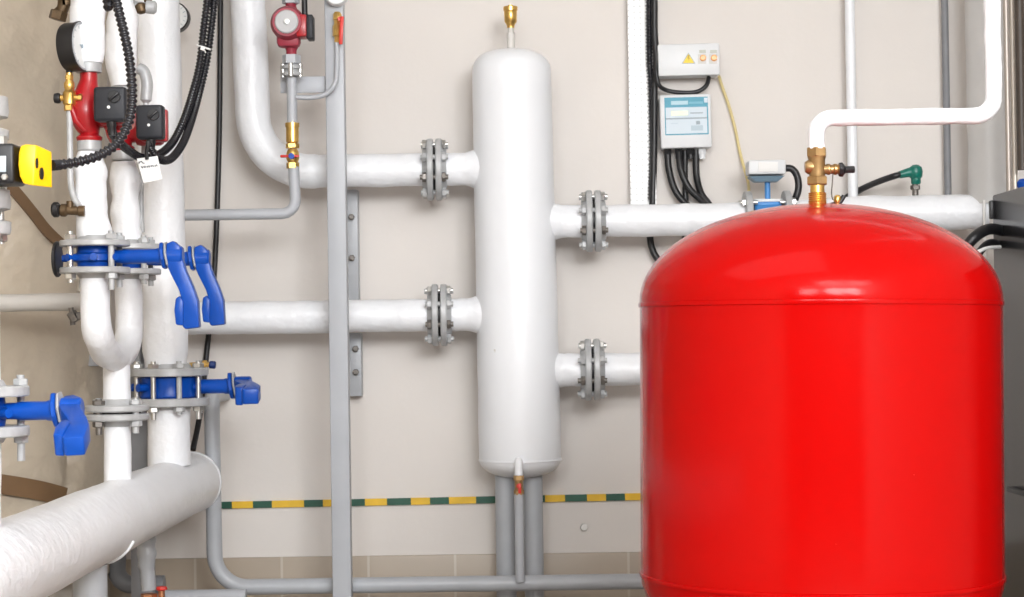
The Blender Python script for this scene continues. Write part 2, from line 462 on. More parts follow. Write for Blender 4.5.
# ------------------------------------------------------------------ bottom manifold pipes
YB = 5.2
zB = P(420, 584.5, YB).z
a = P(211.5, 396, YB)
pts = fillet([(a.x, YW-0.02, a.z-0.0), (a.x, YB, a.z), (a.x+0.004, YB, zB), (P(760,583,YB).x, YB, zB)], [0.03, 0.085], 10)
solo(MB().tube(dense(pts, 0.012), 0.0205, 20, wob=0.0006), 'grey_pipe', M_GREY, 'long grey pipe coming down then running low along the tiled wall', 'pipe')
zB2 = P(200, 596, YB-0.08).z
solo(MB().tube(line((P(162,594,YB-0.08).x, YB-0.08, zB2), (P(246,594,YB-0.08).x, YB-0.08, zB2)), 0.0165, 18), 'grey_pipe', M_LGREY,
     'short light grey pipe at the bottom edge, ending beside the grey elbow', 'pipe')

# ------------------------------------------------------------------ steel post and wall brackets
YP = 5.14
zlo = P(343, 578, YP).z
xt, xb = P(334.5, 0, YP).x, P(342.5, 576, YP).x
w = 0.0485
po = thing('steel_post', 'tall light grey square steel post in front of the white pipes', 'post', ((xt+xb)/2, YP, zlo))
sl = (xt-xb)/(P(334,0,YP).z-zlo)
Rp = Matrix.Rotation(math.atan(sl), 3, 'Y')
zmid = (zlo+ZC)/2
xc = xb + (xt-xb)*0.35
MB().box((xb+sl*(ZC/2-zlo), YP, ZC/2), (w, w, ZC-0.006), Rp, bev=0.004).build('upright', M_LGREY, po)
MB().box((xb, YP, 0.006), (0.11, 0.11, 0.012), bev=0.002).build('foot_plate', M_LGREY, po)
c1, c2 = P(280, 84.5, YP), P(330, 84, YP)
MB().box(((c1.x+c2.x)/2, YP+0.012, c1.z), (c2.x-c1.x, 0.006, 0.042), bev=0.001).build('bracket_arm', M_LGREY, po)
def wall_plate(px0, px1, py0, py1, label):
    a_, b_ = P(px0, py0, YW-0.05), P(px1, py1, YW-0.05)
    t_ = thing('wall_bracket', label, 'bracket', ((a_.x+b_.x)/2, YW-0.05, b_.z), 'dark steel wall brackets behind the grey post')
    m = MB(); cx, cz = (a_.x+b_.x)/2, (a_.z+b_.z)/2
    m.box((cx, YW-0.03, cz), (b_.x-a_.x, 0.06, a_.z-b_.z), bev=0.002); m.build('plate', M_GREY, t_)
    for q in (0.25, 0.62):
        zz = a_.z+(b_.z-a_.z)*q
        m = MB(); m.hexa((cx+0.006, YW-0.06, zz), (cx+0.006, YW-0.072, zz), 0.009); m.cyl((cx+0.006,YW-0.06,zz),(cx+0.006,YW-0.082,zz),0.005,10); m.build('bolt', M_DSTEEL, t_)
wall_plate(341, 359, 190, 300, 'dark grey steel wall bracket behind the post between the white pipes')
wall_plate(346, 362, 333, 396, 'dark grey steel wall bracket behind the post below the lower pipe')

# ------------------------------------------------------------------ centre pump line
YC = 5.1
xg = P(292, 100, YC).x
zc0 = P(230, 214.5, YC).z
zl_ = P(294, 167, YC).z
a = fillet([(P(150,216,YC).x, YC, zc0), (xg+0.007, YC, zc0), (xg+0.002, YC, zl_)], 0.035, 8)
solo(MB().tube(dense(a, 0.012), 0.0142, 18, wob=0.0004), 'grey_pipe', M_LGREY, 'thin grey pipe from the left bending up to the brass check valve', 'pipe')
zv0, zv1 = zl_, P(293, 123, YC).z
cv = thing('check_valve', 'brass check valve on the thin grey pipe below the crimson pump', 'valve', (xg, YC, zv0))
hh = zv1-zv0
m = MB()
m.hexa((xg,YC,zv0-0.004),(xg,YC,zv0+0.012),0.0165); m.lathe([(0.012,0.01),(0.0165,0.02),(0.0165,0.036),(0.012,0.046)],(xg,YC,zv0),(0,0,1),18)
m.hexa((xg,YC,zv0+hh*0.42),(xg,YC,zv0+hh*0.54),0.0175)
m.lathe([(0.0125,hh*0.54),(0.0165,hh*0.57),(0.0165,hh*0.9),(0.0185,hh*0.9),(0.0185,hh),(0.014,hh)],(xg,YC,zv0),(0,0,1),20)
m.build('valve_body', M_BRASS, cv)
zh = P(292,157,YC).z
MB().box((xg-0.005, YC-0.024, zh), (0.048, 0.006, 0.0065), bev=0.002).build('butterfly_handle', M_RHAND, cv, label='small red butterfly handle')
MB().cyl((xg,YC-0.012,zh),(xg,YC-0.031,zh),0.0075,14).build('handle_hub', M_BLUE, cv, label='blue handle hub')
zp1 = P(291, 78, YC).z
solo(MB().tube(line((xg,YC,zv1-0.003),(xg,YC,zp1)), 0.0132, 18), 'grey_pipe', M_LGREY, 'short vertical grey pipe between brass check valve and bolted clamp', 'pipe')
# clamp
zk = P(291, 71, YC).z
ck = thing('pipe_clamp', 'small round bolted pipe clamp with shiny bolts under the crimson pump', 'clamp', (xg, YC, zk-0.02))
MB().lathe([(0.012,-0.014),(0.024,-0.013),(0.026,-0.010),(0.026,-0.005),(0.018,-0.003),(0.018,0.003),(0.026,0.005),(0.026,0.012),(0.024,0.014),(0.012,0.014)],(xg,YC,zk),(0,0,1),28).build('clamp_ring', M_FLANGE, ck)
for k in range(4):
    a_ = -PI/2 + (k-1)*PI/2*0.9
    if k == 3: a_ = PI/2
    d = Vector((math.cos(a_), math.sin(a_), 0))*0.0225
    m = MB(); m.cyl(Vector((xg,YC,zk-0.017))+d, Vector((xg,YC,zk+0.018))+d, 0.0065, 12, bev=0.001); m.build('bolt', M_STEEL, ck)
# pump with dial
zpc = P(289, 25, YC).z; yfp = YC-0.055
pu = thing('circulation_pump', 'small crimson circulation pump with silver dial beside the grey post', 'pump', (xg, YC, P(291,62,YC).z))
px_ = P(289, 25, YC).x
z_top, z_bot = P(289, 4, YC).z, P(290, 57, YC).z
m = MB()
m.lathe([(0.0,-0.045),(0.03,-0.045),(0.038,-0.03),(0.0435,0.0),(0.0435,0.035),(0.036,0.052),(0.0,0.052)],(px_,YC,zpc),(0,-1,0),36)
m.lathe([(0.0135,0),(0.0135,0.02),(0.02,0.034)],(xg,YC,z_bot-0.004),(0,0,1),20)
m.lathe([(0.0135,0),(0.0135,-0.014),(0.02,-0.03)],(xg,YC,z_top+0.008),(0,0,1),20)
m.hull([(px_+dx_, YC-0.01+dy_, zpc+dz_) for dx_ in (-0.03,0.03) for dy_ in (-0.02,0.02) for dz_ in (-0.06,0.02)], bev=0.012)
m.build('pump_housing', M_PUMP2, pu)
d_ = MB(); d_.lathe([(0,0.051),(0.029,0.051),(0.030,0.056),(0.0275,0.0585),(0,0.0585)],(px_,YC,zpc),(0,-1,0),36); dl = d_.build('dial', mat('silver_dial',(0.50,0.50,0.51),0.4,var=0.1,vscale=30), pu, label='round silver dial plate')
MB().lathe([(0,0.058),(0.008,0.058),(0.007,0.064),(0,0.065)],(px_,YC,zpc),(0,-1,0),20).build('vent_screw', M_STEEL, dl)
c_ = P(302.5, 27, YC-0.02)
MB().box((c_.x, YC-0.02, c_.z), (0.026, 0.06, 0.056), bev=0.004).build('terminal_box', M_PUMP, pu, label='brighter red terminal box')
c_ = P(310.5, 28, YC-0.02)
MB().box((c_.x, YC-0.02, c_.z), (0.017, 0.056, 0.062), bev=0.004).build('terminal_cover', M_BOX, pu, label='black terminal cover')
m = MB(); m.hexa((xg,YC,P(291,64,YC).z),(xg,YC,P(291,55,YC).z),0.0235); m.cyl((xg,YC,zk+0.012),(xg,YC,P(291,62,YC).z),0.015,16); m.build('union_nut', M_LGREY, pu, label='grey union nut')
m = MB(); zz = P(288,4,YC).z; m.hexa((xg,YC,zz),(xg,YC,zz+0.024),0.0225); m.build('union_nut', M_LGREY, pu, label='grey union nut')
solo(MB().tube(line((xg,YC,zz+0.02),(xg,YC,ZC-0.005)), 0.0132, 16), 'grey_pipe', M_LGREY, 'thin grey pipe rising out of the crimson pump', 'pipe')
c0 = P(305, 17, YC-0.03)
solo(MB().tube(catmull([(c0.x,YC-0.03,c0.z-0.005),(c0.x-0.001,YC-0.03,c0.z+0.05),(c0.x-0.004,YC-0.02,c0.z+0.3),(c0.x,YC,ZC-0.01)]), 0.0075, 12), 'power_cable', M_BLACK, 'black cable rising from the crimson pump with silver dial', 'cable')
# impulse tube to the small gauge
YI = YP-0.045
a = [P(296,97.5,YC), P(312,97.5,YI), P(326,94,YI), P(335,84,YI), P(337,70,YI), P(337,40,YI)]
a[0].y = YC-0.008
solo(MB().tube(catmull(a, 8), 0.0062, 12), 'impulse_tube', M_LGREY, 'slim grey tube curving up the front of the post to a gauge', 'tube')
q0, q1 = P(337.5, 42, YI), P(337, 12, YI)
gv = thing('gauge_valve', 'small brass gauge cock with red lever at top of the grey post', 'valve', (q0.x, YI, q0.z))
m = MB(); H = q1.z-q0.z
m.lathe([(0.006,-0.002),(0.0085,0.0),(0.0085,0.012),(0.0125,0.016),(0.0125,0.04),(0.009,0.046),(0.009,0.056),(0.011,0.058),(0.011,H-0.006),(0.007,H)],(q0.x,YI,q0.z),(0,0,1),8); m.build('valve_body', M_BRASS, gv)
m = MB(); hx = P(341.5,32,YI-0.02)
m.cyl((q0.x+0.006,YI-0.008,hx.z+0.034),(q0.x+0.009,YI-0.02,hx.z+0.034),0.006,12); m.box((hx.x,YI-0.021,hx.z+0.004),(0.0095,0.005,0.072),Matrix.Rotation(0.06,3,'Y'),bev=0.002); m.build('lever', M_RHAND, gv, label='red lever')
gg = P(336.5, -6, YI); 
gz = thing('pressure_gauge', 'white round gauge cut by the photo top, on the red-lever brass cock', 'gauge', (gg.x, YI, gg.z-0.03))
m = MB(); m.lathe([(0,0.02),(0.026,0.02),(0.031,0.014),(0.031,-0.012),(0.028,-0.016),(0.027,-0.013),(0,-0.013)],(gg.x,YI,gg.z),(0,1,0),32); m.build('gauge_case', M_BWHITE, gz)
MB().lathe([(0,0),(0.027,0),(0.027,0.001),(0,0.001)],(gg.x,YI-0.0145,gg.z),(0,1,0),32).build('dial', M_DIAL, gz)
m = MB(); m.box((gg.x+0.004,YI-0.0155,gg.z+0.006),(0.002,0.0008,0.024),Matrix.Rotation(0.6,3,'Y')); m.build('needle', M_INK, gz)

# ------------------------------------------------------------------ cable tray with boxes
YT = YW-0.03
a, b = P(626.5, 0, YT), P(651, 0, YT)
zt0 = P(640, 212, YT).z
tcx = (a.x+b.x)/2 + 0.004; tw = b.x-a.x
tr = thing('cable_tray', 'bright white perforated cable tray running up the back wall', 'cable tray', (tcx, YT, zt0))
m = MB(); z0, z1 = zt0-0.015, ZC-0.003
m.box((tcx, YW-0.012, (z0+z1)/2), (tw, 0.003, z1-z0)); m.build('tray_base', M_TRAY, tr)
for s in (-1, 1):
    MB().box((tcx+s*tw/2, YW-0.026, (z0+z1)/2), (0.003, 0.032, z1-z0)).build('tray_lip', M_TRAY, tr)
xcb = P(653.5, 100, YT-0.03).x
def cab(pts, r, label, name='power_cable', m_=M_BLACK, corr=False, group=None, cat='cable', seg=10):
    q = catmull(pts, 10); mb = MB()
    if corr: corrugated(mb, q, r)
    else: mb.tube(q, r, seg)
    return solo(mb, name, m_, label, cat, group, ang=80 if corr else 38)
Yk = YW-0.035
cab([Vector((P(654,-40,Yk).x,Yk-.01,ZC-.005)),P(654,-40,Yk-.01),P(654.5,30,Yk-.01),P(656.5,62,Yk-.012),P(654.5,90,Yk),P(654,150,Yk),P(652.5,205,Yk),P(650,235,Yk),P(653,251,Yk),P(659,261,Yk)], 0.0095, 'thick black cable down the right edge of the white cable tray')
cab([Vector((P(648,-40,Yk).x,Yk,ZC-.005)),P(648.5,-40,Yk),P(649,20,Yk),P(649.5,60,Yk),P(651,85,Yk+.005),P(652.2,150,Yk+.008),P(651,200,Yk+.008)], 0.0095, 'black corrugated conduit lying inside the white cable tray', 'corrugated_conduit', M_HOSE, True, cat='conduit')
m = MB(); t0 = P(653, 178, Yk)
# distribution box
def wbox(px0, px1, py0, py1, dep):
    a_, b_ = P(px0, py0, YW-dep), P(px1, py1, YW-dep)
    return (a_.x+b_.x)/2, (a_.z+b_.z)/2, b_.x-a_.x, a_.z-b_.z
D1 = 0.085
cx, cz, bw, bh = wbox(658, 720, 44, 75, D1)
bo = thing('switch_box', 'pale grey wall box with yellow warning triangle and two amber lamps', 'electrical box', (cx, YW, cz-bh/2))
Rr = Matrix.Rotation(-0.013, 3, 'Y')
MB().box((cx, YW-D1/2+0.006, cz), (bw-0.006, D1-0.02, bh-0.004), Rr, bev=0.004).build('box_body', M_BWHITE, bo)
MB().box((cx, YW-D1+0.010, cz), (bw, 0.02, bh), Rr, bev=0.004).build('lid', M_BWHITE, bo)
yf = YW-D1-0.0006
k = P(688.5, 58.5, yf); s_ = 0.0185
MB().prism([(-s_,-s_*0.75),(s_,-s_*0.75),(0.0,s_*0.85)],(k.x,yf,k.z),(1,0,0),(0,0,1),0.0015).build('warning_triangle', M_GINK, bo, label='dark edge of the warning sign')
MB().prism([(-s_*.82,-s_*0.66),(s_*.82,-s_*0.66),(0.0,s_*0.66)],(k.x,yf-0.0006,k.z),(1,0,0),(0,0,1),0.0015).build('triangle_face', M_SIGNY, bo, label='yellow triangle face')
MB().prism([(-.0015,.009),(.0035,.009),(.001,.001),(.004,.001),(-.0015,-.0095),(.0002,-.001),(-.003,-.001)],(k.x,yf-0.0014,k.z),(1,0,0),(0,0,1),0.0008).build('lightning_bolt', mat('sign_dark',(0.55,0.36,0.02),0.5), bo, label='lightning bolt mark')
for px in (703, 714):
    k = P(px, 58, yf)
    MB().cyl((k.x,yf+0.002,k.z),(k.x,yf-0.006,k.z),0.0085,20,bev=0.002).build('indicator_lamp', M_ORANGE, bo, label='amber indicator lamp')
    k = P(px-0.5, 51.5, yf)
    MB().box((k.x,yf-0.0005,k.z),(0.018,0.002,0.008)).build('lamp_label', mat('lamp_label_grey',(0.50,0.52,0.46),0.5), bo)
    k = P(px-0.5, 59, yf)
    MB().box((k.x-0.001,yf+0.0002,k.z),(0.022,0.001,0.026)).build('lamp_plate', mat('lamp_plate_grey',(0.62,0.62,0.60),0.5), bo)
# controller box
D2 = 0.075
cx, cz, bw, bh = wbox(660.5, 711.5, 95, 147, D2)
co = thing('control_box', 'pale wall control box with blue banded label below the warning-triangle box', 'electrical box', (cx, YW, cz-bh/2))
MB().box((cx, YW-D2/2+0.006, cz), (bw, D2-0.02, bh), Rr, bev=0.005).build('box_body', M_BWHITE, co)
MB().box((cx, YW-D2+0.010, cz), (bw+0.003, 0.02, bh+0.003), Rr, bev=0.006).build('lid', M_BWHITE, co)
yf = YW-D2-0.0006
def lab(px0, px1, py0, py1, m_, name, k=0, label=None):
    a_, b_ = P(px0, py0, yf), P(px1, py1, yf)
    MB().box(((a_.x+b_.x)/2, yf-0.0006*k, (a_.z+b_.z)/2), (b_.x-a_.x, 0.001, a_.z-b_.z), Rr).build(name, m_, co, label=label)
lab(664.5, 708.5, 97.5, 134.5, M_CBLUE, 'label_plate', 0, 'blue label border')
lab(665.7, 707.3, 107.5, 133.3, M_PLABEL, 'label_field', 1, 'pale blue label field')
lab(671, 688, 101, 104.6, M_TEXT, 'label_text', 1, 'faint pale wording')
lab(689, 703, 101.7, 103.7, mat('faint_print',(0.16,0.45,0.58),0.5), 'label_text', 1, 'faint pale wording')
lab(704, 707.5, 97.8, 102.5, M_PLABEL, 'label_corner', 1)
lab(671, 688, 111, 115.5, M_GLCD, 'display', 2, 'pale green display strip')
lab(690, 703, 112.5, 113.4, M_GINK, 'label_line', 2)
lab(665.8, 707.2, 118, 118.8, M_GINK, 'label_line', 2)
lab(696, 700, 121, 124.5, M_GINK, 'label_mark', 2)
lab(691, 703, 125.5, 130.5, mat('mark_grey',(0.45,0.56,0.63),0.5), 'label_mark', 2)
lab(671, 678, 123, 124, mat('mark_pale',(0.52,0.62,0.70),0.5), 'label_mark', 2)
for px in (667.5, 678.5, 690.5, 702):
    k = P(px, 150, YW-0.04)
    m = MB(); m.hexa((k.x,YW-0.04,k.z+0.012),(k.x,YW-0.04,k.z-0.012),0.0115); m.cyl((k.x,YW-0.04,k.z-0.01),(k.x,YW-0.04,k.z-0.024),0.009,12)
    m.build('cable_gland', M_BLACK if px < 700 else M_BWHITE, co)
GC = 'black cables hanging under the control box'
Y4 = YW-0.04
cab([P(667.5,150,Y4),P(669,170,Y4),P(675,190,Y4),P(685,203,Y4),P(699,214,Y4+.01),P(712,226,Y4+.02)], 0.0095, 'leftmost of the four black cables hanging under the control box', group=GC)
cab([P(678.5,150,Y4),P(681,170,Y4-.012),P(689,188,Y4-.015),P(701,200,Y4-.01),P(712,212,Y4),P(718,226,Y4)], 0.0095, 'second black cable from the left under the control box', group=GC)
cab([P(685,150,Y4+.01),P(685,175,Y4+.012),P(685.5,200,Y4+.012),P(686,225,Y4+.012),P(685,238,Y4+.012),P(688,243,Y4+.01)], 0.0085, 'black cable hanging straight down behind the pipe from the control box', group=GC)
cab([P(696,150,Y4),P(696.5,175,Y4),P(701,193,Y4+.008),P(710,206,Y4+.012),P(716,222,Y4+.014),P(700,246,Y4+.014)], 0.0095, 'rightmost of the four black cables hanging under the control box', group=GC)
cab([P(656,70,Yk-.03),P(658.5,84,Yk-.03),P(666,90,Yk-.02),P(680,92.5,Yk-.02),P(696,92,Yk-.02),P(706,86,Yk-.02),P(709,77,Yk-.01)], 0.006, 'black cable looping between the two wall boxes')
cab([P(719,76,YW-.03),P(722,86,YW-.015),P(729,106,YW-.012),P(735,128,YW-.012),P(739,148,YW-.012),P(743,164,YW-.03),P(748,182,YW-.06),P(749,195,YW-.08)], 0.0042, 'thin pale yellow wire dropping from the warning-triangle box', 'signal_wire', M_YWIRE)

# ------------------------------------------------------------------ flow meter
fm = thing('flow_meter', 'blue flow meter with white head between wall pipes behind the red tank', 'meter', (P(767,212,YS).x, YS, zUR))
for px in (747.5, 786.5):
    x = P(px, 212, YS).x
    m = MB(); m.lathe([(0.03,-0.009),(0.072,-0.009),(0.074,-0.007),(0.074,0.007),(0.072,0.009),(0.03,0.009)],(x,YS,zUR),(1,0,0),40); m.build('flange', M_FLANGE, fm)
    for k in range(4):
        a_ = PI/4+k*PI/2; d = Vector((0, math.cos(a_), math.sin(a_)))*0.058
        m = MB(); s = 1 if px > 767 else -1
        m.cyl(Vector((x,YS,zUR))+d-Vector((0.022,0,0)), Vector((x,YS,zUR))+d+Vector((0.022,0,0)), 0.006, 10)
        m.hexa(Vector((x+s*0.009,YS,zUR))+d, Vector((x+s*0.019,YS,zUR))+d, 0.011); m.build('bolt', M_STEEL, fm)
xa, xb_ = P(753.5,212,YS).x, P(780.5,212,YS).x
zbt = P(767, 201.5, YS-0.03).z
m = MB(); m.lathe([(0.046,0),(0.05,0.004),(0.05,xb_-xa-0.004),(0.046,xb_-xa)],(xa,YS,zUR),(1,0,0),8,rot=PI/8); m.box(((xa+xb_)/2,YS,(zUR+zbt)/2),(xb_-xa,0.06,zbt-zUR),bev=0.003); m.build('meter_body', M_BLUE2, fm)
MB().box(((xa+xb_)/2+0.001,YS,zbt+0.003),(xb_-xa+0.004,0.064,0.008),bev=0.002).build('body_cap', M_BWHITE, fm)
zh0, zh1 = P(767,180,YS).z, P(767,161,YS).z
MB().lathe([(0.0075,0),(0.0075,zh0-zbt)],(P(767.5,190,YS).x,YS,zbt),(0,0,1),18).build('neck', M_BLUE2, fm)
hx0, hx1 = P(748,170,YS-0.03).x, P(785.5,170,YS-0.03).x
m = MB(); hc = (hx0+hx1)/2; hw = hx1-hx0
m.box((hc,YS-0.005,(zh0+zh1)/2+0.006),(hw,0.075,zh1-zh0-0.012),bev=0.006); hd = m.build('head', M_BWHITE, fm)
m = MB(); m.hull([(hc+sx_*hw*0.47,YS-0.005+sy_*0.034,zh0+0.008) for sx_ in (-1,1) for sy_ in (-1,1)]+[(hc+sx_*hw*0.30,YS-0.005+sy_*0.022,zh0-0.006) for sx_ in (-1,1) for sy_ in (-1,1)]); m.build('head_base', mat('meter_grey_blue',(0.20,0.30,0.38),0.4), hd, label='grey-blue underside of the head')
MB().box((hc+0.002,YS-0.044,(zh0+zh1)/2+0.006),(hw*0.52,0.003,(zh1-zh0)*0.5),bev=0.001).build('display', M_PAPER, hd)
cab([P(784,168,YS-.02),P(792,169,YS-.02),P(797,176,YS-.02),P(798.5,187,YS-.02),P(796,197,YS-.02),P(790,208,YS-.01)], 0.0095, 'thick black cable curving from the white head of the flow meter', seg=14)

# ------------------------------------------------------------------ thin wall risers on the right
x = P(851, 100, YW-0.05).x
solo(MB().tube(line((x,YW-0.055,P(851,240,YW).z),(x,YW-0.055,ZC-0.003),0.03), 0.0135, 18, wob=0.0006), 'riser_pipe', M_WHITE, 'slim white vertical pipe on the wall behind the brass safety valve', 'pipe')
x = P(946.3, 100, YW-0.03).x
solo(MB().tube(line((x,YW-0.03,P(946,206,YW).z),(x,YW-0.03,ZC-0.003),0.03), 0.0098, 16), 'conduit_pipe', M_DGREY, 'slim dark grey vertical conduit on the wall right of the green plug', 'conduit')
x = P(987, 100, YS).x
solo(MB().tube(line((x,YS,zR+0.02),(x,YS,ZC-0.003),0.03), 0.0535, 28, wob=0.002), 'riser_pipe', mat('shaded_white_pipe',(0.58,0.57,0.56),0.45,var=0.05), 'thick white riser with painted shade beside the boiler, rising from the wall pipe', 'pipe')  # white riser; the shade on it is put into its grey colour
YJ = 5.0
x1, x2, x3 = P(1007.5,100,YJ).x, P(1013.5,100,YJ).x, P(1021,100,4.95).x
zj = P(1010,186,YJ).z
solo(MB().tube(line((x1,YJ,zj-0.04),(x1,YJ,ZC-0.003),0.03), 0.0072, 12), 'copper_tube', mat('dull_tube',(0.42,0.37,0.33),0.35,metal=0.3), 'slim dull tube rising beside the boiler, next to the thick riser', 'tube')
solo(MB().tube(line((x2,YJ,zj-0.04),(x2,YJ,ZC-0.003),0.03), 0.0072, 12), 'copper_tube', mat('pale_tube',(0.55,0.50,0.44),0.35,metal=0.3), 'slim pale tube rising beside the boiler, next to the dark brown pipe', 'tube')
solo(MB().tube(line((x3,4.95,P(1020,170,4.95).z),(x3,4.95,ZC-0.003),0.03), 0.012, 16), 'flue_pipe', M_DBROWN, 'dark brown vertical pipe at the right edge above the boiler', 'pipe')

# green plug with hose
gp = P(915, 176, YS)
g = thing('sensor_plug', 'green elbow plug on a steel stub above the white wall pipe', 'connector', (gp.x, YS, P(915,197,YS).z))
m = MB(); zs0, zs1 = zR+0.03, P(915,183,YS).z
m.cyl((gp.x,YS,zs0),(gp.x,YS,zs1),0.0085,14); m.hexa((gp.x,YS,zs1-0.018),(gp.x,YS,zs1-0.006),0.013); m.build('stub', M_DSTEEL, g)
ze = P(915,172.5,YS).z
m = MB(); m.lathe([(0.010,0),(0.013,0.004),(0.013,0.016),(0.017,0.02),(0.019,0.034),(0.016,0.046),(0.008,0.052),(0,0.053)],(gp.x+0.002,YS,zs1-0.004),(0,0,1),20)
m.tube([Vector((gp.x+0.004,YS,ze+0.002)),Vector((gp.x-0.018,YS,ze+0.0)),P(899,175,YS)], [0.014,0.0125,0.0095], 14); m.build('elbow', M_GREEN, g)
cab([P(903,173.5,YS),P(893,176.5,YS),P(880,181,YS+.04),P(868,186,YS+.09),P(858,191,YS+.135),P(849,196,YW-.0095),P(838,203,YW-.0095)], 0.0085, 'black hose running left from the green elbow plug', 'signal_cable', cat='cable', seg=14)

# rod and hoses between tank and boiler
cab([P(984,200,YS-.055),P(984.3,215,YS-.06),P(984.6,232,YS-.06),P(985,246,YS-.05),Vector((P(985,246,YS-.05).x,YS-.05,0.01))], 0.0035, 'thin off-white wire crossing the end of the white wall pipe', 'thin_wire', M_PAPER, cat='wire')

# ------------------------------------------------------------------ boiler at right
XB = 1.176; YB0, YB1 = 3.4, 4.88
zbt_ = P(992, 195, YB1).z
bl = thing('boiler', 'dark grey glossy boiler casing at the right edge behind the red tank', 'boiler', (XB+0.3, (YB0+YB1)/2, 0))
MB().box((XB+0.32,(YB0+YB1)/2,(zbt_+0.08)/2+0.0),(0.64,YB1-YB0,zbt_-0.08),bev=0.006).build('casing', M_BOILER, bl)
MB().box((XB+0.32,(YB0+YB1)/2,0.045),(0.58,YB1-YB0-0.08,0.09)).build('plinth', M_BLACK, bl)
k = P(991, 210, YB1)
MB().box((XB-0.004,YB1-0.012,k.z),(0.012,0.02,0.045),bev=0.003).build('latch', M_BLACK, bl)
k = P(1010, 492, 4.66)
MB().box((XB-0.004,4.60,k.z),(0.012,0.30,0.012),bev=0.003).build('reflection_strip', M_BLACK, bl)  # dark strip put in for a line reflected in the casing
kb = P(1022, 184, 4.86)
bh_ = thing('boiler_valve', 'blue valve knob above the boiler at the right edge', 'valve', (kb.x+0.01, 4.86, zbt_))
m = MB(); m.lathe([(0.008,0),(0.008,kb.z-zbt_-0.01)],(kb.x+0.006,4.86,zbt_-0.004),(0,0,1),12); m.build('spindle', M_STEEL, bh_)
m = MB(); m.lathe([(0.0,0),(0.014,0),(0.019,0.008),(0.019,0.018),(0.012,0.026),(0,0.028)],(kb.x+0.006,4.86,kb.z-0.014),(0,0,1),10); m.build('knob', M_BLUE, bh_)
cab([Vector((P(950,300,4.72).x,4.72,0.02)),Vector((P(950,300,4.72).x,4.72,0.5)),P(952,290,4.72),P(958,262,4.72),P(966,247,4.72),P(976,236,4.72),P(986,230,4.75),P(994,229,4.78),P(1003,231,4.8)], 0.0135, 'thick black hose arching between the red tank and boiler', 'rubber_hose', seg=16, cat='hose')
cab([Vector((P(968,300,4.78).x,4.78,0.02)),Vector((P(968,300,4.78).x,4.78,0.5)),P(970,290,4.78),P(975,262,4.78),P(982,249,4.78),P(990,243,4.8),P(998,244,4.82)], 0.0095, 'thinner black hose under the arching thick one beside the boiler', 'rubber_hose', seg=14, cat='hose')
cab([Vector((P(960,300,4.66).x,4.66,0.02)),Vector((P(960,300,4.66).x,4.66,0.5)),P(962,285,4.66),P(972,256,4.66),P(980,251,4.66),P(988,248,4.68),P(1000,247,4.72)], 0.0045, 'thin white hose between the red tank and boiler side', 'thin_hose', M_PAPER, cat='hose')

# ------------------------------------------------------------------ red expansion tank
YR = 3.5
xr = P(820.5, 400, YR).x; RR = 0.313
zs = 0.899; zbs = 0.426; HD = P(820, 205, YR).z - zs
tk = thing('expansion_tank', 'large glossy red cylindrical expansion tank with domed top', 'tank', (xr, YR, 0))
prof = [(0, zbs-0.165)]
for k in range(1, 14):
    a_ = PI/2*k/14; prof.append((RR*math.sin(a_), zbs-0.165*math.cos(a_)))
prof += [(RR, zbs-0.002)]
for i in range(1, 20): prof.append((RR, zbs+(zs-zbs)*i/20))
prof.append((RR, zs-0.006))
prof_top = [(RR+0.0006, zs+0.002)]
for k in range(1, 25):
    a_ = PI/2*k/24; prof_top.append(((RR+0.0006)*math.cos(a_), zs+0.002+HD*math.sin(a_)))
prof_top[-1] = (0, zs+0.002+HD)
MB().lathe(prof+prof_top, (xr,YR,0),(0,0,1),120).build('shell', M_RED, tk)
for z in (zs-0.003, zbs):
    MB().lathe([(RR-0.002,-0.005),(RR+0.0022,-0.0035),(RR+0.0026,0),(RR+0.0022,0.0035),(RR-0.002,0.005)],(xr,YR,z),(0,0,1),120).build('weld_ring', M_RED, tk)
for k in range(3):
    a_ = -PI/2+0.5+k*2*PI/3; d = Vector((math.cos(a_), math.sin(a_), 0))
    m = MB(); Rz = Matrix.Rotation(a_, 3, 'Z')
    m.box(Vector((xr,YR,0.16))+d*0.265,(0.006,0.07,0.32),Rz,bev=0.002); m.box(Vector((xr,YR,0.003))+d*0.27,(0.06,0.07,0.006),Rz,bev=0.002)
    m.build('leg', M_RED, tk)
zap = zs+HD
tk.rotation_euler = (0, -0.0, 0)
_t = 0.011; tk.rotation_euler = (0, _t, 0); tk.location.x -= zs*math.sin(_t)
# scratches: thin pale nicks on the shell
# safety valve on top
xs_ = P(817.3, 190, YR).x
sv = thing('safety_valve', 'bronze safety valve with black cap on top of the red tank', 'valve', (xs_, YR, zap-0.01))
def zy(py): return P(817, py, YR).z
m = MB(); m.lathe([(0.0145,zap-0.02),(0.0155,zy(203)),(0.0162,zy(202))]+[(0.0162 if i%2 else 0.0148, zy(202)+(zy(193)-zy(202))*i/9) for i in range(10)]+[(0.0125,zy(192.5)),(0.0125,zy(184))],(xs_,YR,0),(0,0,1),24)
m.build('threaded_nipple', M_BRASS, sv)
m = MB(); m.hexa((xs_,YR,zy(185)),(xs_,YR,zy(176.5)),0.0195,0.35); m.hexa((xs_,YR,zy(157)),(xs_,YR,zy(147.5)),0.0185,0.3)
m.lathe([(0.013,zy(178)),(0.0145,zy(174)),(0.0145,zy(160)),(0.0165,zy(157)),(0.012,zy(150))],(xs_,YR,0),(0,0,1),24)
m.lathe([(0.0,0.022),(0.009,0.021),(0.0125,0.016),(0.0125,0.0)],(xs_,YR,zy(167)),(-1,0,0.0),20)
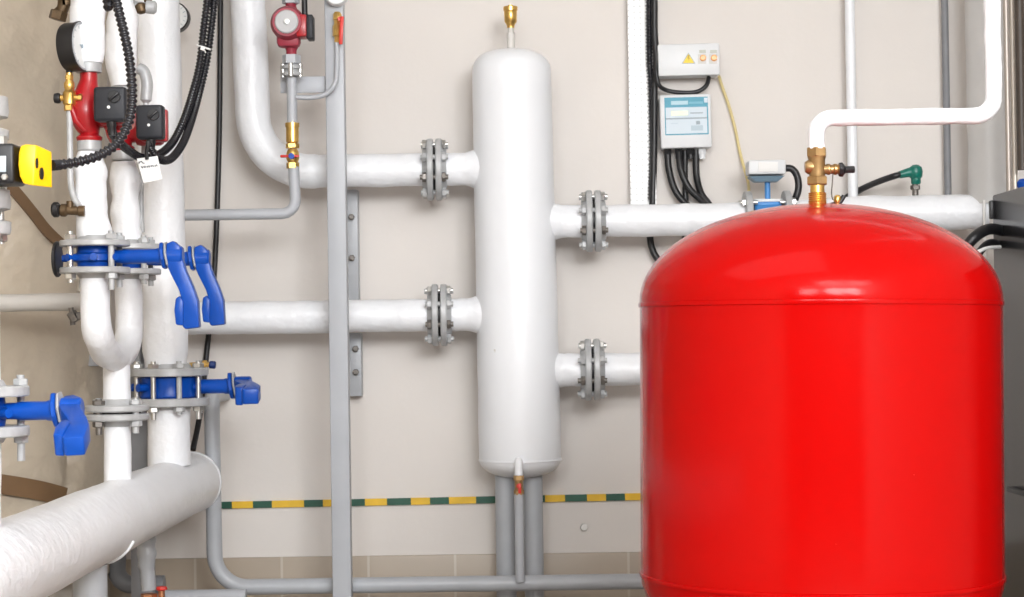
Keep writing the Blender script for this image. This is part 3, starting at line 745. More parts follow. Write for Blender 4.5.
m.lathe([(0.009,0.0),(0.0085,0.016),(0.0098,0.018),(0.0098,0.022),(0.008,0.024),(0.008,0.028),(0.0098,0.030),(0.0098,0.034),(0.008,0.036),(0.010,0.038),(0.010,0.042)],(xs_,YR,zy(169.5)),(1,0,0),20)
m.build('valve_body', M_BRONZ, sv)
m = MB(); m.lathe([(0.0,0.038),(0.0115,0.038),(0.0125,0.041),(0.0125,0.045),(0.0085,0.048),(0.006,0.05),(0.0062,0.064),(0.0055,0.066),(0,0.066)],(xs_,YR,zy(170)),(1,0,0),8); m.build('cap', M_BLACK, sv, label='black outlet cap')
m = MB(); m.tube(catmull([P(833,173,YR),P(832.2,184,YR),P(831.5,194,YR),P(833,200,YR)]),0.0012,6); m.build('retaining_wire', M_DSTEEL, sv)
yb_ = YR+0.04
br = thing('vent_screw', 'tiny brass screw valve with black lead behind the bronze safety valve', 'valve', P(837,203,yb_))
m = MB(); p = P(837,203,yb_); m.lathe([(0.004,-0.01),(0.005,0.0),(0.0065,0.003),(0.0065,0.010),(0.004,0.014),(0,0.015)],p,(0.1,0,1),12); m.build('screw', M_BRASS, br)
m = MB(); m.tube(catmull([P(828,206,yb_),P(833,204.5,yb_),P(839,203,yb_),P(844,196,yb_)]),0.0042,10); m.build('lead', M_BLACK, br, label='black lead')
# white insulated pipe from the safety valve
pA = Vector((xs_, YR, zy(149))); zH = P(900, 117, YR).z; xV = P(994.3, 60, YR).x
pts = dense(fillet([pA, (xs_,YR,zH), (xV-0.002,YR,zH), (xV-0.003,YR,ZC-0.004)], [0.034,0.034], 10), 0.008)
rad = [0.0146+0.0012*noise.noise(Vector((i*0.13,0,3))) for i in range(len(pts))]
rad[0] = 0.0165
solo(MB().tube(pts, rad, 24, wob=0.0012, freq=45), 'insulated_pipe', M_WHITE, 'slim bright white pipe from the bronze safety valve, bending up near the boiler', 'pipe')

# ------------------------------------------------------------------ header and pump lines on the left
XH, ZH, RH = -0.835, 0.482, 0.0765
hd = thing('header_pipe', 'thick white header pipe sloping up from the lower left corner', 'header pipe', (XH, 4.0, ZH-RH))
pts = line((XH,2.5,ZH),(XH,5.17,ZH),0.03)
MB().tube(pts, RH, 44, wob=0.0016, freq=8).build('main_pipe', M_WHITE, hd)
MB().lathe([(RH-0.004,-0.012),(RH+0.002,-0.008),(RH+0.003,0.0),(RH+0.001,0.006),(RH-0.008,0.016),(RH*0.6,0.026),(0,0.03)],(XH,5.17,ZH),(0,1,0),44).build('end_cap', M_WHITE, hd)
yb0 = 4.02
bp_ = [Vector((XH+(RH+0.001)*math.cos(a_), yb0+0.012*math.sin(a_*2), ZH+(RH+0.001)*math.sin(a_))) for a_ in [math.radians(-105+i*5.0) for i in range(17)]]
MB().tube(bp_, 0.0045, 10).build('clamp_band', M_WHITE, hd)
m = MB(); k = Vector((XH-0.006,yb0-0.006,ZH-RH-0.004)); m.box(k,(0.02,0.022,0.008),bev=0.001); m.cyl(k+Vector((-0.012,-0.006,0)),k+Vector((0.02,-0.008,0)),0.0045,10); m.hexa(k+Vector((0.016,-0.008,0)),k+Vector((0.024,-0.008,0)),0.007); m.build('clamp_screw', M_DSTEEL, hd, label='dark steel clamp screw')
# leg under header
YLg = 3.93
MB().tube(line((XH,YLg,0),(XH,YLg,ZH-RH+0.006)),0.0335,24,wob=0.0005).build('leg', M_GREY, hd, label='stout grey pipe leg')

# branch pipes
def vpipe(px, py, Y): q = P(px, py, Y); return q.x, q.z
XA, YA_ = P(95,257,4.03).x, 4.03
XBp, YB_ = P(128.5,260,4.375).x, 4.375
XJ, YJ_ = P(117.5,440,4.25).x, 4.25
XD, YD_ = P(168.5,387,4.84).x, 4.84
zA = P(95,257,YA_).z; zB_ = P(128.5,259.5,YB_).z; zJ = P(117.5,412.5,YJ_).z; zD = P(168.5,387,YD_).z

# valve template: stem to +x; lever outline in pixels of the photo relative to the pipe centre, 2.015 mm each
def valve(c, label, s=1.0, Rf=0.0705, body_r=0.046, full=False, lever_rot=0.0, nb=4, group=None, gap=0.021, tf=0.0125, hub=0.03, stem_len=0.126, rot0=PI/4, drop=0.022):
    c = Vector(c); X = Vector((1,0,0)); Zu = Vector((0,0,1))
    th = thing('butterfly_valve', label, 'valve', c, group)
    for sg in (-1, 1):
        MB().lathe([(hub,0),(Rf-0.002,0),(Rf,0.002),(Rf,tf-0.002),(Rf-0.002,tf),(hub+0.007,tf),(hub+0.001,tf+0.01),(hub-0.002,tf+0.01)],c+Zu*sg*gap,Zu*sg,40).build('flange', M_FLANGE, th)
    m = MB()
    if full:
        m.lathe([(body_r-0.004,-gap),(body_r,-gap+0.004),(body_r-0.006,0),(body_r,gap-0.004),(body_r-0.004,gap)],c,Zu,40)
        for a_ in (PI, PI*0.75, PI*1.25):
            d = Vector((math.cos(a_),math.sin(a_),0)); m.cyl(c+d*(body_r-0.01),c+d*(Rf*0.92),0.008*s,12)
    else:
        m.lathe([(hub+0.004,-gap),(hub+0.006,-gap*0.55),(body_r,-gap*0.38),(body_r,gap*0.2),(hub+0.006,gap*0.4),(hub+0.004,gap)],c,Zu,40)
        for a_ in (PI, PI*1.25, PI*1.55, PI*1.78):
            d = Vector((math.cos(a_),math.sin(a_),0))
            m.cyl(c+d*(body_r-0.012)-Zu*0.002, c+d*(Rf*0.93)-Zu*0.002, 0.0075, 12)
    m.build('valve_body', M_BLUE, th)
    r = 0.0145*s
    m = MB(); m.lathe([(r*0.85,body_r*0.6),(r*0.9,Rf*0.72),(r,Rf*0.85),(r,stem_len*0.97),(r*1.1,stem_len),(r*1.1,stem_len+0.008*s)],c,X,24); m.build('stem', M_BLUE, th)
    x0 = stem_len+0.008*s
    m = MB(); m.lathe([(0.0,0),(0.026*s,0),(0.028*s,0.0015),(0.028*s,0.0065*s),(0.026*s,0.008*s),(0,0.008*s)],c+X*x0,(1,0,0.12),8,rot=0.3); 
    m.build('stem_collar', M_BLUE, th)
    m = MB(); m.lathe([(0.0,0),(0.0265*s,0),(0.0285*s,0.002),(0.0285*s,0.0045),(0,0.0045)],c+X*(x0+0.009*s)+Zu*0.002,(1,0,0.12),7,rot=0.1); m.build('locking_disc', M_FLANGE, th)
    # lever
    k = 0.002015*s
    L0 = [(71,12),(78,15),(85,9),(86,0),(90,-15),(97,-31),(102,-46),(103,-72),(89,-73.5),(86.5,-71),(85,-55),(86,-44),(83,-34),(75,-18),(71,-8)]
    off = x0+0.012*s-71*k
    outl = [(off+x*k, z*k) for x, z in L0]
    Rl = Matrix.Rotation(lever_rot, 3, 'X')
    ux, uy = Vector((1,0,0)), Rl @ Vector((0,0,1))
    m = MB()
    m.prism(outl, c, ux, uy, 0.030*s, bev=0.0032*s)
    m.cyl(c+X*(off+70*k), c+X*(off+87*k), 0.0195*s, 20, bev=0.003)
    lv = m.build('lever', M_BLUE, th)
    L1 = [(80,-43),(84,-40),(88,-46),(87.5,-70),(80,-69),(78.5,-55)]
    MB().prism([(off+x*k, z*k) for x, z in L1], c, ux, uy, 0.036*s, bev=0.003*s).build('latch_grip', M_BLUE, lv)
    for q in range(nb):
        a_ = rot0+2*PI*q/nb; d = Vector((math.cos(a_),math.sin(a_),0))*Rf*0.82
        m = MB(); H = gap+tf; rb = 0.0062*min(s,1.05)
        ex = random.uniform(0.006, drop)
        m.cyl(c+d-Zu*(H+0.012+ex),c+d+Zu*(H+0.017),rb,10); m.hexa(c+d+Zu*H,c+d+Zu*(H+0.011),0.0118*s,random.random()); m.hexa(c+d-Zu*H,c+d-Zu*(H+0.012),0.0118*s,random.random())
        m.build('bolt', M_STEEL if q % 3 else M_FLANGE, th)
    return th

GV = 'blue butterfly valves'
vA = valve((XA,YA_,zA), 'blue lever valve on the nearer pump pipe, its lever hanging first from left', group=GV)
MB().lathe([(0,0),(0.034,0),(0.0365,0.002),(0.0365,0.006),(0.034,0.008),(0,0.008)],(XA-0.0745,YA_+0.01,zA-0.003),(-1,0.02,0),32).build('end_cover', M_BLACK, vA, label='round black end cover')
valve((XBp,YB_,zB_), 'blue lever valve on the rear pump pipe, its lever hanging against the wall', group=GV)
valve((XD,YD_,zD), 'large blue flanged valve on the thickest vertical pipe, lever end pointing forward', s=1.2, Rf=0.0965, body_r=0.070, full=True, lever_rot=-1.45, nb=8, gap=0.0265, tf=0.0195, hub=0.05, stem_len=0.138, rot0=PI/8+0.1, group=GV, drop=0.03)
YCc = 3.18; XC = P(-17,412,YCc).x; zC = P(-17,411.5,YCc).z
valve((XC,YCc,zC), 'blue lever valve at the left edge with stubby lever pointing forward', s=1.03, lever_rot=-1.23, stem_len=0.104, gap=0.0235, tf=0.0165, Rf=0.0725, group=GV, drop=0.05, rot0=PI/4-0.35)
flange_joint((XJ,YJ_,zJ), (0,0,1), 'grey bolted flange joint on the white pipe below the twin-pipe merge', R=0.0675, t=0.0148, gap=0.0042, nb=4, rb=0.007, bc=0.8, rot=PI/4+0.2, bolt_len=0.060, hub=0.031, long=1.5)

# pipes
def wpipe(pts, rad, label, wob=0.002, freq=18, m_=None, seg=28, name='insulated_pipe'):
    return solo(MB().tube(pts, rad, seg, wob=wob, freq=freq), name, m_ or M_WHITE, label, 'pipe')
wpipe(line((XJ,YJ_,ZH+RH*0.9),(XJ,YJ_,zJ-0.018)), 0.0288, 'short white branch pipe from header up to the lower flange joint', 0.0015)
wpipe(line((XD,YD_,ZH+RH*0.85),(XD,YD_,zD-0.047)), 0.0515, 'thick white pipe stub from header up to the large blue valve', 0.0015)
xDa, xDb = P(166,340,YD_).x, P(157,0,YD_).x; zDa, zDb = P(166,340,YD_).z, P(157,0,YD_).z
pD = line((xDa-0.001,YD_,zD+0.047),(xDa+(xDb-xDa)*(ZC-0.004-zDa)/(zDb-zDa),YD_,ZC-0.004))
wpipe(pD, [0.051 if i < 2 else 0.0548 for i in range(len(pD))], 'thickest white vertical pipe at left, above the large blue valve', 0.0018, 9, seg=36)
# merge of the twin pipes
zU = P(117,349,YJ_).z
zm = P(117,367,YJ_).z
m = MB()
zAb, zBb = zA-0.034, zB_-0.034
arc = [Vector((XA,YA_,zAb))] + line((XA,YA_,zAb-0.02),(XA,YA_,zU+0.06),0.02)
n_ = 12
for i in range(1, n_+1):
    t = i/n_; a_ = PI/2*t
    arc.append(Vector((XA+(XJ-XA)*(1-math.cos(a_)), YA_+(YJ_-YA_)*(1-math.cos(a_)), zU+0.06-(zU+0.06-zm-0.022)*math.sin(a_))))
m.tube(arc, 0.0302, 28, wob=0.0028, freq=18)
arc = line((XBp,YB_,zBb),(XBp,YB_,zU+0.05),0.02)
for i in range(1, n_+1):
    t = i/n_; a_ = PI/2*t
    arc.append(Vector((XBp+(XJ-XBp)*(1-math.cos(a_)), YB_+(YJ_-YB_)*(1-math.cos(a_)), zU+0.05-(zU+0.05-zm-0.022)*math.sin(a_))))
m.tube(arc, 0.0298, 28, wob=0.0024, freq=18)
m.tube(line((XJ,YJ_,zm+0.035),(XJ,YJ_,zJ+0.018)), 0.0288, 28, wob=0.0015)
m.ball((XJ,YJ_,zm+0.02), 0.033)
solo(m, 'merging_pipe', M_WHITE, 'white Y-shaped pipe where the two pump pipes merge above the flange', 'pipe')

# pumps
def pump(x, y, z0, z1, bx, bz0, bz1, bw, label):
    """Inline pump; z0/z1: ends of the red casting; control box centre bx, from bz0 to bz1."""
    th = thing('circulation_pump', label, 'pump', (x, y, z0), 'red pumps with charcoal control boxes')
    H = z1-z0; zc = (z0+z1)/2
    m = MB()
    pts = [Vector((x,y,z0+0.002)), Vector((x,y,z0+H*0.14)), Vector((x-0.006,y-0.004,z0+H*0.32)), Vector((x-0.007,y-0.004,z0+H*0.5)), Vector((x-0.004,y,z0+H*0.7)), Vector((x,y,z0+H*0.88)), Vector((x,y,z1-0.002))]
    q = catmull(pts, 6); n = len(q)
    def rr(t): return 0.0175+0.013*max(0, math.sin(PI*min(1,max(0,(t-0.05)/0.8))))**1.5
    m.tube(q, [rr(i/(n-1)) for i in range(n)], 24)
    m.lathe([(0.024,0),(0.026,0.004),(0.026,0.008),(0.0185,0.014)],(x,y,z0),(0,0,1),24)
    m.lathe([(0.0,-0.018),(0.018,-0.018),(0.030,-0.010),(0.034,0.0),(0.036,0.022),(0.034,0.034),(0,0.034)],(x,y+0.008,zc-H*0.05),(1,0,0),36)
    m.tube([Vector((x-0.026,y-0.02,zc+H*0.2)), Vector((x-0.03,y-0.03,zc-H*0.02)), Vector((x-0.02,y-0.028,zc-H*0.22)), Vector((x-0.004,y-0.02,zc-H*0.36))], [0.006,0.008,0.008,0.006], 12)
    m.build('pump_casing', M_PUMP, th)
    bc = (bz0+bz1)/2; bh = bz1-bz0
    MB().lathe([(0.034,0),(0.036,0.008),(0.036,0.050),(0.033,0.056),(0,0.057)],(x+0.03,y+0.01,bc-0.008),(1,0,0),32).build('motor_housing', M_PUMP, th)
    MB().box((bx+0.003,y-0.028,bc-0.004),(bw*0.98,0.026,bh*0.97),bev=0.006).build('box_back', M_PUMP, th, label='red back shell of the control box')
    yb = y-0.058
    bxo = MB().box((bx,yb,bc),(bw,0.036,bh),bev=0.007,seg=3).build('control_box', M_BOX, th, label='charcoal control box')
    m = MB(); kx, kz = bx+bw*0.16, bc+bh*0.2
    m.cyl((kx,yb-0.017,kz),(kx,yb-0.022,kz),0.0125,20,bev=0.001); m.box((kx,yb-0.025,kz),(0.0055,0.008,0.024),Matrix.Rotation(0.9,3,'Y'),bev=0.0015); m.build('selector_knob', M_BLACK, bxo, label='black selector knob')
    m = MB(); m.cyl((bx-bw*0.02,yb-0.0175,bc-bh*0.1),(bx-bw*0.02,yb-0.0195,bc-bh*0.1),0.0032,12); m.build('indicator', M_PAPER, bxo, label='white indicator dot')
    m = MB(); m.lathe([(0.010,0),(0.010,0.012),(0.0085,0.014),(0.0075,0.03)],(bx-bw*0.0,yb,bz0+0.003),(0.05,0,-1),12); m.build('cable_gland', M_BLACK, bxo)
    m = MB(); m.lathe([(0.016,0),(0.026,0.0),(0.0265,0.004),(0.0265,0.018),(0.024,0.021),(0.016,0.021)],(x,y,z1-0.001),(0,0,1),24); m.lathe([(0.0165,-0.001),(0.0165,0.006)],(x,y,z1-0.006),(0,0,1),20); m.build('union_nut', M_FLANGE, th, label='grey union nut')
    m = MB(); m.lathe([(0.016,0),(0.024,0.0),(0.0245,0.003),(0.0245,0.019),(0.022,0.022),(0.016,0.022)],(x,y,z0+0.001),(0,0,-1),24); m.build('union_nut', M_FLANGE, th, label='grey union nut')
    return bx, yb, bz0-0.026
ypA = YA_; yfA = YA_-0.058
xA_up = P(88.5,100,YA_).x
def zA_(py): return P(100, py, YA_).z
def zB__(py): return P(130, py, YB_).z
xAp = P(89,110,YA_).x
b1 = P(93,104,yfA-.018); b2 = P(125.5,104,yfA-.018)
gA = pump(xAp, YA_, zA_(141), zA_(72), (b1.x+b2.x)/2, P(109,122,yfA).z, P(109,87.5,yfA).z, b2.x-b1.x, 'red circulation pump with charcoal box beside the brass-mounted black gauge')
xBpu = P(122.5,130,YB_).x; yfB = YB_-0.058
b1 = P(135.5,122,yfB-.018); b2 = P(163,122,yfB-.018)
gB = pump(xBpu, YB_, zB__(151), zB__(96), (b1.x+b2.x)/2, P(149,139.5,yfB).z, P(149,105.5,yfB).z, b2.x-b1.x, 'red circulation pump with charcoal box half hidden behind the nearer pump')
# white insulated pieces above and below the pumps
def taper(pts, r0, r1, n0=3, n1=0, seed=0.0):
    N_ = len(pts); out = []
    for i in range(N_):
        r = r1
        if i < n0: r = r0+(r1-r0)*(i/n0)**0.7
        if n1 and N_-1-i < n1: r = r0+(r1-r0)*((N_-1-i)/n1)**0.7
        out.append(r + 0.0075*noise.noise(Vector((pts[i].z*19+seed, seed, 0.3))))
    return out
p_ = line((xAp+0.001,YA_,zA_(63)),(xAp-0.006,YA_,ZC-0.004))
wpipe(p_, taper(p_, 0.026, 0.0318, 1), 'lumpy white pipe above the nearer red pump, behind the gauge', 0.011, 11)
p_ = line((xBpu+0.001,YB_,zB__(86)),(xBpu-0.012,YB_,ZC-0.004))
wpipe(p_, taper(p_, 0.024, 0.029, 2), 'lumpy white pipe above the rear red pump, behind the corrugated hose', 0.011, 11)
p_ = line((xAp,YA_,zA_(151)),(XA,YA_,zA+0.036),0.01)
wpipe(p_, taper(p_, 0.0225, 0.031, 4), 'white pipe section between the nearer red pump and its valve', 0.009, 14)
p_ = line((xBpu,YB_,zB__(162)),(XBp,YB_,zB_+0.036),0.01)
wpipe(p_, taper(p_, 0.0225, 0.031, 4), 'white pipe section between the rear red pump and its valve', 0.008, 14)
# grey bend beside the rear pump
cc = [P(138,68,YB_+.06),P(144,72,YB_+.06),P(147,84,YB_+.06),P(146,100,YB_+.06),P(145,130,YB_+.06),P(143,165,YB_+.06),P(141,195,YB_+.06),P(142,232,YB_+.06)]
solo(MB().tube(catmull(cc,8), [0.013 if i < 25 else 0.006 for i in range(57)], 16), 'grey_tube', M_FLANGE, 'grey tube curving down behind the rear red pump and paper tag', 'tube')

# ------------------------------------------------------------------ left-edge branch with actuator
wpipe(line((XC,YCc,ZH+RH*0.9),(XC,YCc,zC-0.04)), 0.027, 'white branch pipe at the left edge below the stubby-lever valve', 0.0015)
zT = P(-17,165,YCc).z
wpipe(line((XC,YCc,zC+0.04),(XC,YCc,P(-17,234,YCc).z)), 0.027, 'white pipe at the left edge between stubby-lever valve and actuator', 0.002)
av = thing('actuated_valve', 'grey valve with black and yellow electric actuator at the left edge', 'valve', (XC,YCc,P(-17,236,YCc).z))
def zz(py): return P(0,py,YCc).z
m = MB(); m.lathe([(0.026,zz(236)),(0.045,zz(234)),(0.0465,zz(230)),(0.0465,zz(222)),(0.03,zz(219)),(0.028,zz(212)),(0.045,zz(209)),(0.0465,zz(205)),(0.0445,zz(190)),(0.028,zz(188)),(0.026,zz(180)),(0.03,zz(165)),(0.026,zz(150)),(0.027,zz(141)),(0.044,zz(139)),(0.0445,zz(130)),(0.028,zz(127)),(0.028,zz(119)),(0.043,zz(117)),(0.0445,zz(112)),(0.043,zz(97)),(0.028,zz(95))],(XC,YCc,0),(0,0,1),32); m.build('valve_body', M_FLANGE, av)
for s in (0.9, 2.3, 3.9, 5.5):
    d = Vector((math.cos(s),math.sin(s),0))*0.038
    m = MB(); b_ = Vector((XC,YCc,0))+d
    m.cyl(b_+Vector((0,0,zz(243))),b_+Vector((0,0,zz(178))),0.0055,10); m.hexa(b_+Vector((0,0,zz(183))),b_+Vector((0,0,zz(190))),0.0105); m.hexa(b_+Vector((0,0,zz(241))),b_+Vector((0,0,zz(234))),0.0105); m.build('bolt', M_STEEL, av)
ya = YCc-0.03
a0, a1 = P(-28,146,ya), P(20,185,ya)
m = MB(); m.box(((a0.x+a1.x)/2,ya,(a0.z+a1.z)/2),(a1.x-a0.x,0.075,a0.z-a1.z),bev=0.005,seg=3); act = m.build('actuator_body', M_BLACK, av, label='black actuator body')
a0, a1 = P(-12,156,ya-.039), P(6,172,ya-.039)
MB().box(((a0.x+a1.x)/2,ya-0.0375,(a0.z+a1.z)/2),(a1.x-a0.x,0.003,a0.z-a1.z),bev=0.0008).build('rating_plate', mat('plate_grey',(0.45,0.52,0.56),0.4), act, label='pale grey rating plate')
k = P(4.5,177,ya-.04)
MB().hexa((k.x,ya-0.036,k.z),(k.x,ya-0.043,k.z),0.0055).build('screw', M_STEEL, act)
k = P(2.5,141,ya); MB().hexa((k.x,ya,k.z-0.012),(k.x,ya,k.z+0.008),0.008).build('screw', M_STEEL, act)
yc0 = ya-0.040
def cp(px, py, dy): q = P(px,py,yc0+dy); return (q.x, yc0+dy, q.z)
hp = []
for dy in (0.0, 0.078):
    hp += [cp(21,146,dy), cp(19,153,dy), cp(18.5,165,dy), cp(20,176,dy), cp(23.5,183.5,dy), cp(26,144.3,dy), cp(36,145,dy), cp(33,185.5,dy)]
hp += [cp(51.5,152,0.03), cp(52,187.5,0.03), cp(51.5,152,0.078), cp(52,187.5,0.078)]
cap_ = MB().hull(hp, bev=0.0018).build('actuator_cap', M_YEL, av, label='yellow actuator cap', ang=25)
# slots on the receding face
f0, f1 = Vector(cp(36,165,0.0)), Vector(cp(52,165,0.03))
fx = (f1-f0).normalized(); fn = fx.cross(Vector((0,0,1)))
for (u, py, w_, h_) in ((0.05, 163, 0.0035, 0.016), (0.33, 173, 0.0075, 0.019)):
    q = f0+(f1-f0)*u; q = Vector((q.x, q.y, P(38,py,yc0).z))
    m = MB(); poly = [(w_/2*math.cos(a_), h_/2*math.sin(a_)) for a_ in [2*PI*i/20 for i in range(20)]]
    m.prism(poly, q+fn*0.0004, fx, (0,0,1), 0.003); m.build('slot', M_BLACK, cap_, label='dark slot in the yellow cap')
wpipe(line((XC,YCc,zz(96)),(XC,YCc,ZC-0.004)), 0.03, 'white pipe at the left edge rising above the yellow-capped actuator', 0.003)
# hose from actuator
yh = ya
hY = lambda k: 3.19+0.012*k
cab([Vector(cp(51,165.5,0.05)),P(62,164.5,hY(0)),P(80,161.5,hY(1)),P(100,155,hY(2)),P(115,145,hY(3)),P(125,131,hY(4)),P(131,112,hY(5)),P(132,90,hY(6)),P(129.5,60,hY(7)),P(124.5,35,hY(8)),P(118.5,10,hY(9)),P(113,-15,hY(10)),P(105,-60,hY(11)),Vector((P(105,-60,3.32).x-.01,3.33,ZC-.005))], 0.0089,
    'black corrugated hose curving from the yellow actuator cap up to the top', 'corrugated_hose', M_HOSE, True, cat='hose')
cab([Vector((P(208,-40,4.72).x,4.74,ZC-.005)),P(208,-40,4.72),P(207,0,4.7),P(203.5,30,4.68),P(199.5,65,4.66),P(192,95,4.62),P(183,122,4.56),P(172,143,4.5),P(158,155,4.42),P(143,158,4.33),P(131,152,4.26),P(120,143,4.12),P(113,134,4.0),P(111.5,129,3.975)], 0.0096,
    'black corrugated conduit curving from the top to the nearer red pump', 'corrugated_conduit', M_HOSE, True, cat='conduit')
cab([Vector((P(215,-40,4.74).x,4.76,ZC-.005)),P(215,-40,4.74),P(214,0,4.72),P(211,30,4.70),P(206.5,62,4.68),P(199.5,92,4.65),P(191,122,4.58),P(183,143,4.5),P(173,157,4.42),P(165,160.5,4.36),P(158,158,4.31),P(152,151,4.305),P(149.5,146,4.31)], 0.0096,
    'black corrugated conduit curving from the top to the rear red pump', 'corrugated_conduit', M_HOSE, True, cat='conduit')
# cable tie
k = P(204.5,49,4.68)
m = MB(); m.tube(fillet([k+Vector((-0.016,-0.012,0.008)),k+Vector((0.006,-0.016,0.0)),k+Vector((0.015,-0.01,-0.003))],0.004,4),0.0022,8); m.box(k+Vector((-0.002,-0.016,-0.001)),(0.009,0.007,0.009),Matrix.Rotation(0.4,3,'Y'),bev=0.001); m.tube([k+Vector((0,-0.016,0)),k+Vector((0.006,-0.022,-0.012))],0.0014,6)
solo(m, 'cable_tie', M_PAPER, 'white cable tie binding the two black corrugated conduits', 'cable tie')
# paper tag
yt = 4.25
tg = thing('paper_tag', 'white paper tag hanging under the rear pump control box', 'tag', P(150,184,yt))
q = [P(136.8,158.5,yt), P(157.5,156,yt), P(162.5,179,yt), P(143.5,183,yt)]
m = MB(); nrm = Vector((0,-1,0)); vs = [m.v(p) for p in q]+[m.v(p+Vector((0,0.0012,0))) for p in q]
for f in ((0,1,2,3),(7,6,5,4),(0,4,5,1),(1,5,6,2),(2,6,7,3),(3,7,4,0)): m.f([vs[i] for i in f])
pp = m.build('tag_paper', M_PAPER, tg)
def stroke(mb, *pts): mb.tube([P(a_,b_,yt-0.0006) for a_,b_ in pts], 0.0011, 5)
m = MB()
stroke(m,(139,161.5),(139,163.8)); stroke(m,(139,162.6),(141,161.4)); stroke(m,(141.5,161),(142.5,163.2)); stroke(m,(143,163),(144.5,163.3))
stroke(m,(141.2,166.2),(142.2,168.2),(143.4,166)); stroke(m,(144,168),(145,166),(145.9,167.6)); stroke(m,(147,166),(147.6,167.6)); stroke(m,(148.3,165.6),(149.2,167.4),(150.2,165.4)); stroke(m,(151.2,167),(152,165)); stroke(m,(153,165.2),(153.2,167)); stroke(m,(155,165),(155.2,166.8)); stroke(m,(156,164.7),(157.4,166.3))
m.build('handwriting', M_INK, tg, label='dark handwritten marks')
m = MB(); m.tube(catmull([P(147,159.5,yt-.001),P(146.5,152,yt-.004),P(147.5,146,yt-.006),P(148,141,yt-.006)],6),0.0042,8); m.build('tie_cord', M_BLACK, tg, label='black tie cord')

# gauge beside the nearer pump
YG = 4.0
q0, q1 = P(69.5,111,YG), P(69,73,YG)
xgz = q0.x
gc = thing('gauge_cock', 'brass three-way gauge cock with black knob left of the nearer pump', 'valve', (xgz,YG,q0.z))
H = q1.z-q0.z
m = MB(); m.hexa((xgz,YG,q0.z),(xgz,YG,q0.z+0.012),0.0115); m.lathe([(0.009,0.010),(0.013,0.014),(0.013,0.034),(0.0135,0.036),(0.009,0.043),(0.0105,0.047),(0.0105,0.056),(0.007,0.062),(0.007,H)],(xgz,YG,q0.z),(0,0,1),20)
m.cyl((xgz-0.020,YG,q0.z+0.026),(xgz+0.026,YG,q0.z+0.026),0.0065,14); m.hexa((xgz+0.018,YG,q0.z+0.026),(xgz+0.026,YG,q0.z+0.026),0.008); m.hexa((xgz,YG,q1.z-0.014),(xgz,YG,q1.z-0.004),0.0085); m.build('cock_body', M_BRASS, gc)
m = MB(); m.lathe([(0.006,0),(0.010,0.002),(0.011,0.006),(0.0095,0.013),(0,0.014)],(xgz-0.017,YG,q0.z+0.026),(-1,0,0),16); m.build('knob', M_BLACK, gc, label='black knob')
cg = P(73.5,47,YG)
gd = Vector((0.97,-0.22,0.05)).normalized()
pg = thing('pressure_gauge', 'black round pressure gauge with pale dial turned right, on brass cock', 'gauge', (xgz,YG,q1.z))
RG = 0.0490
cgc = Vector((cg.x+0.003,YG,cg.z))
m = MB(); m.lathe([(0,-0.019),(RG*0.96,-0.019),(RG,-0.015),(RG,0.011),(RG*1.03,0.011),(RG*1.03,0.016),(RG*0.93,0.017),(RG*0.92,0.013),(0,0.013)],cgc,gd,44); m.cyl((xgz,YG,q1.z-0.002),(xgz,YG,cg.z-RG+0.006),0.0065,12); m.build('gauge_case', M_BLACK, pg)
dd = MB().lathe([(0,0.0135),(RG*0.92,0.0135),(RG*0.92,0.0142),(0,0.0142)],cgc,gd,44).build('dial', M_DIAL, pg, label='pale dial face')
Rg = frame_from(gd); 
m = MB(); m.box(cgc+gd*0.0155+Rg@Vector((0.004,0.006,0)),(0.0022,0.034,0.001),Rg@Matrix.Rotation(-0.5,3,'Z')); m.cyl(cgc+gd*0.0145,cgc+gd*0.0175,0.004,12); m.build('needle', M_GINK, dd)
m = MB()
for i in range(11):
    a_ = PI*0.25+PI*1.5*i/10; d = Vector((math.cos(a_),math.sin(a_),0))
    m.box(cgc+gd*0.0146+Rg@(d*RG*0.78),(0.006,0.0012,0.0006),Rg@Matrix.Rotation(a_,3,'Z'))
m.build('scale_marks', M_GINK, dd)
MB().lathe([(RG*0.90,0.0136),(RG*0.985,0.0136),(RG*0.985,0.0185),(RG*0.90,0.0175),(RG*0.90,0.0136)],cgc,gd,44,caps=False).build('bezel', M_GREY, pg, label='silver bezel ring')
# impulse tube and lower tap
t_ = [Vector((xgz,YG,q0.z+0.002)),P(70,150,YG),P(70.5,180,YG),P(73,195,YG),P(77,203,YG),P(83,209,YG+.01)]
solo(MB().tube(catmull(t_,8),0.0064,12),'impulse_tube',M_FLANGE,'thin steel tube below the brass gauge cock at left','tube')
lt = thing('drain_tap', 'dark bronze tap on the white pipe below the thin steel tube', 'valve', P(70,210,YG))
q = P(70,210,YG)
m = MB(); m.lathe([(0.010,0),(0.013,0.003),(0.013,0.012),(0.009,0.016),(0.009,0.036),(0.011,0.038),(0.011,0.05)],q+Vector((-0.02,0,0)),(1,0,-0.05),14); m.cyl(q,q+Vector((0,0,0.018)),0.007,12); m.build('tap_body', M_DBRON, lt)
m = MB(); m.lathe([(0.0,0),(0.012,0),(0.0155,0.004),(0.0155,0.012),(0.011,0.016)],q+Vector((-0.036,0,0.001)),(1,0,0),14); m.build('tap_knob', M_BLACK, lt, label='black tap knob')

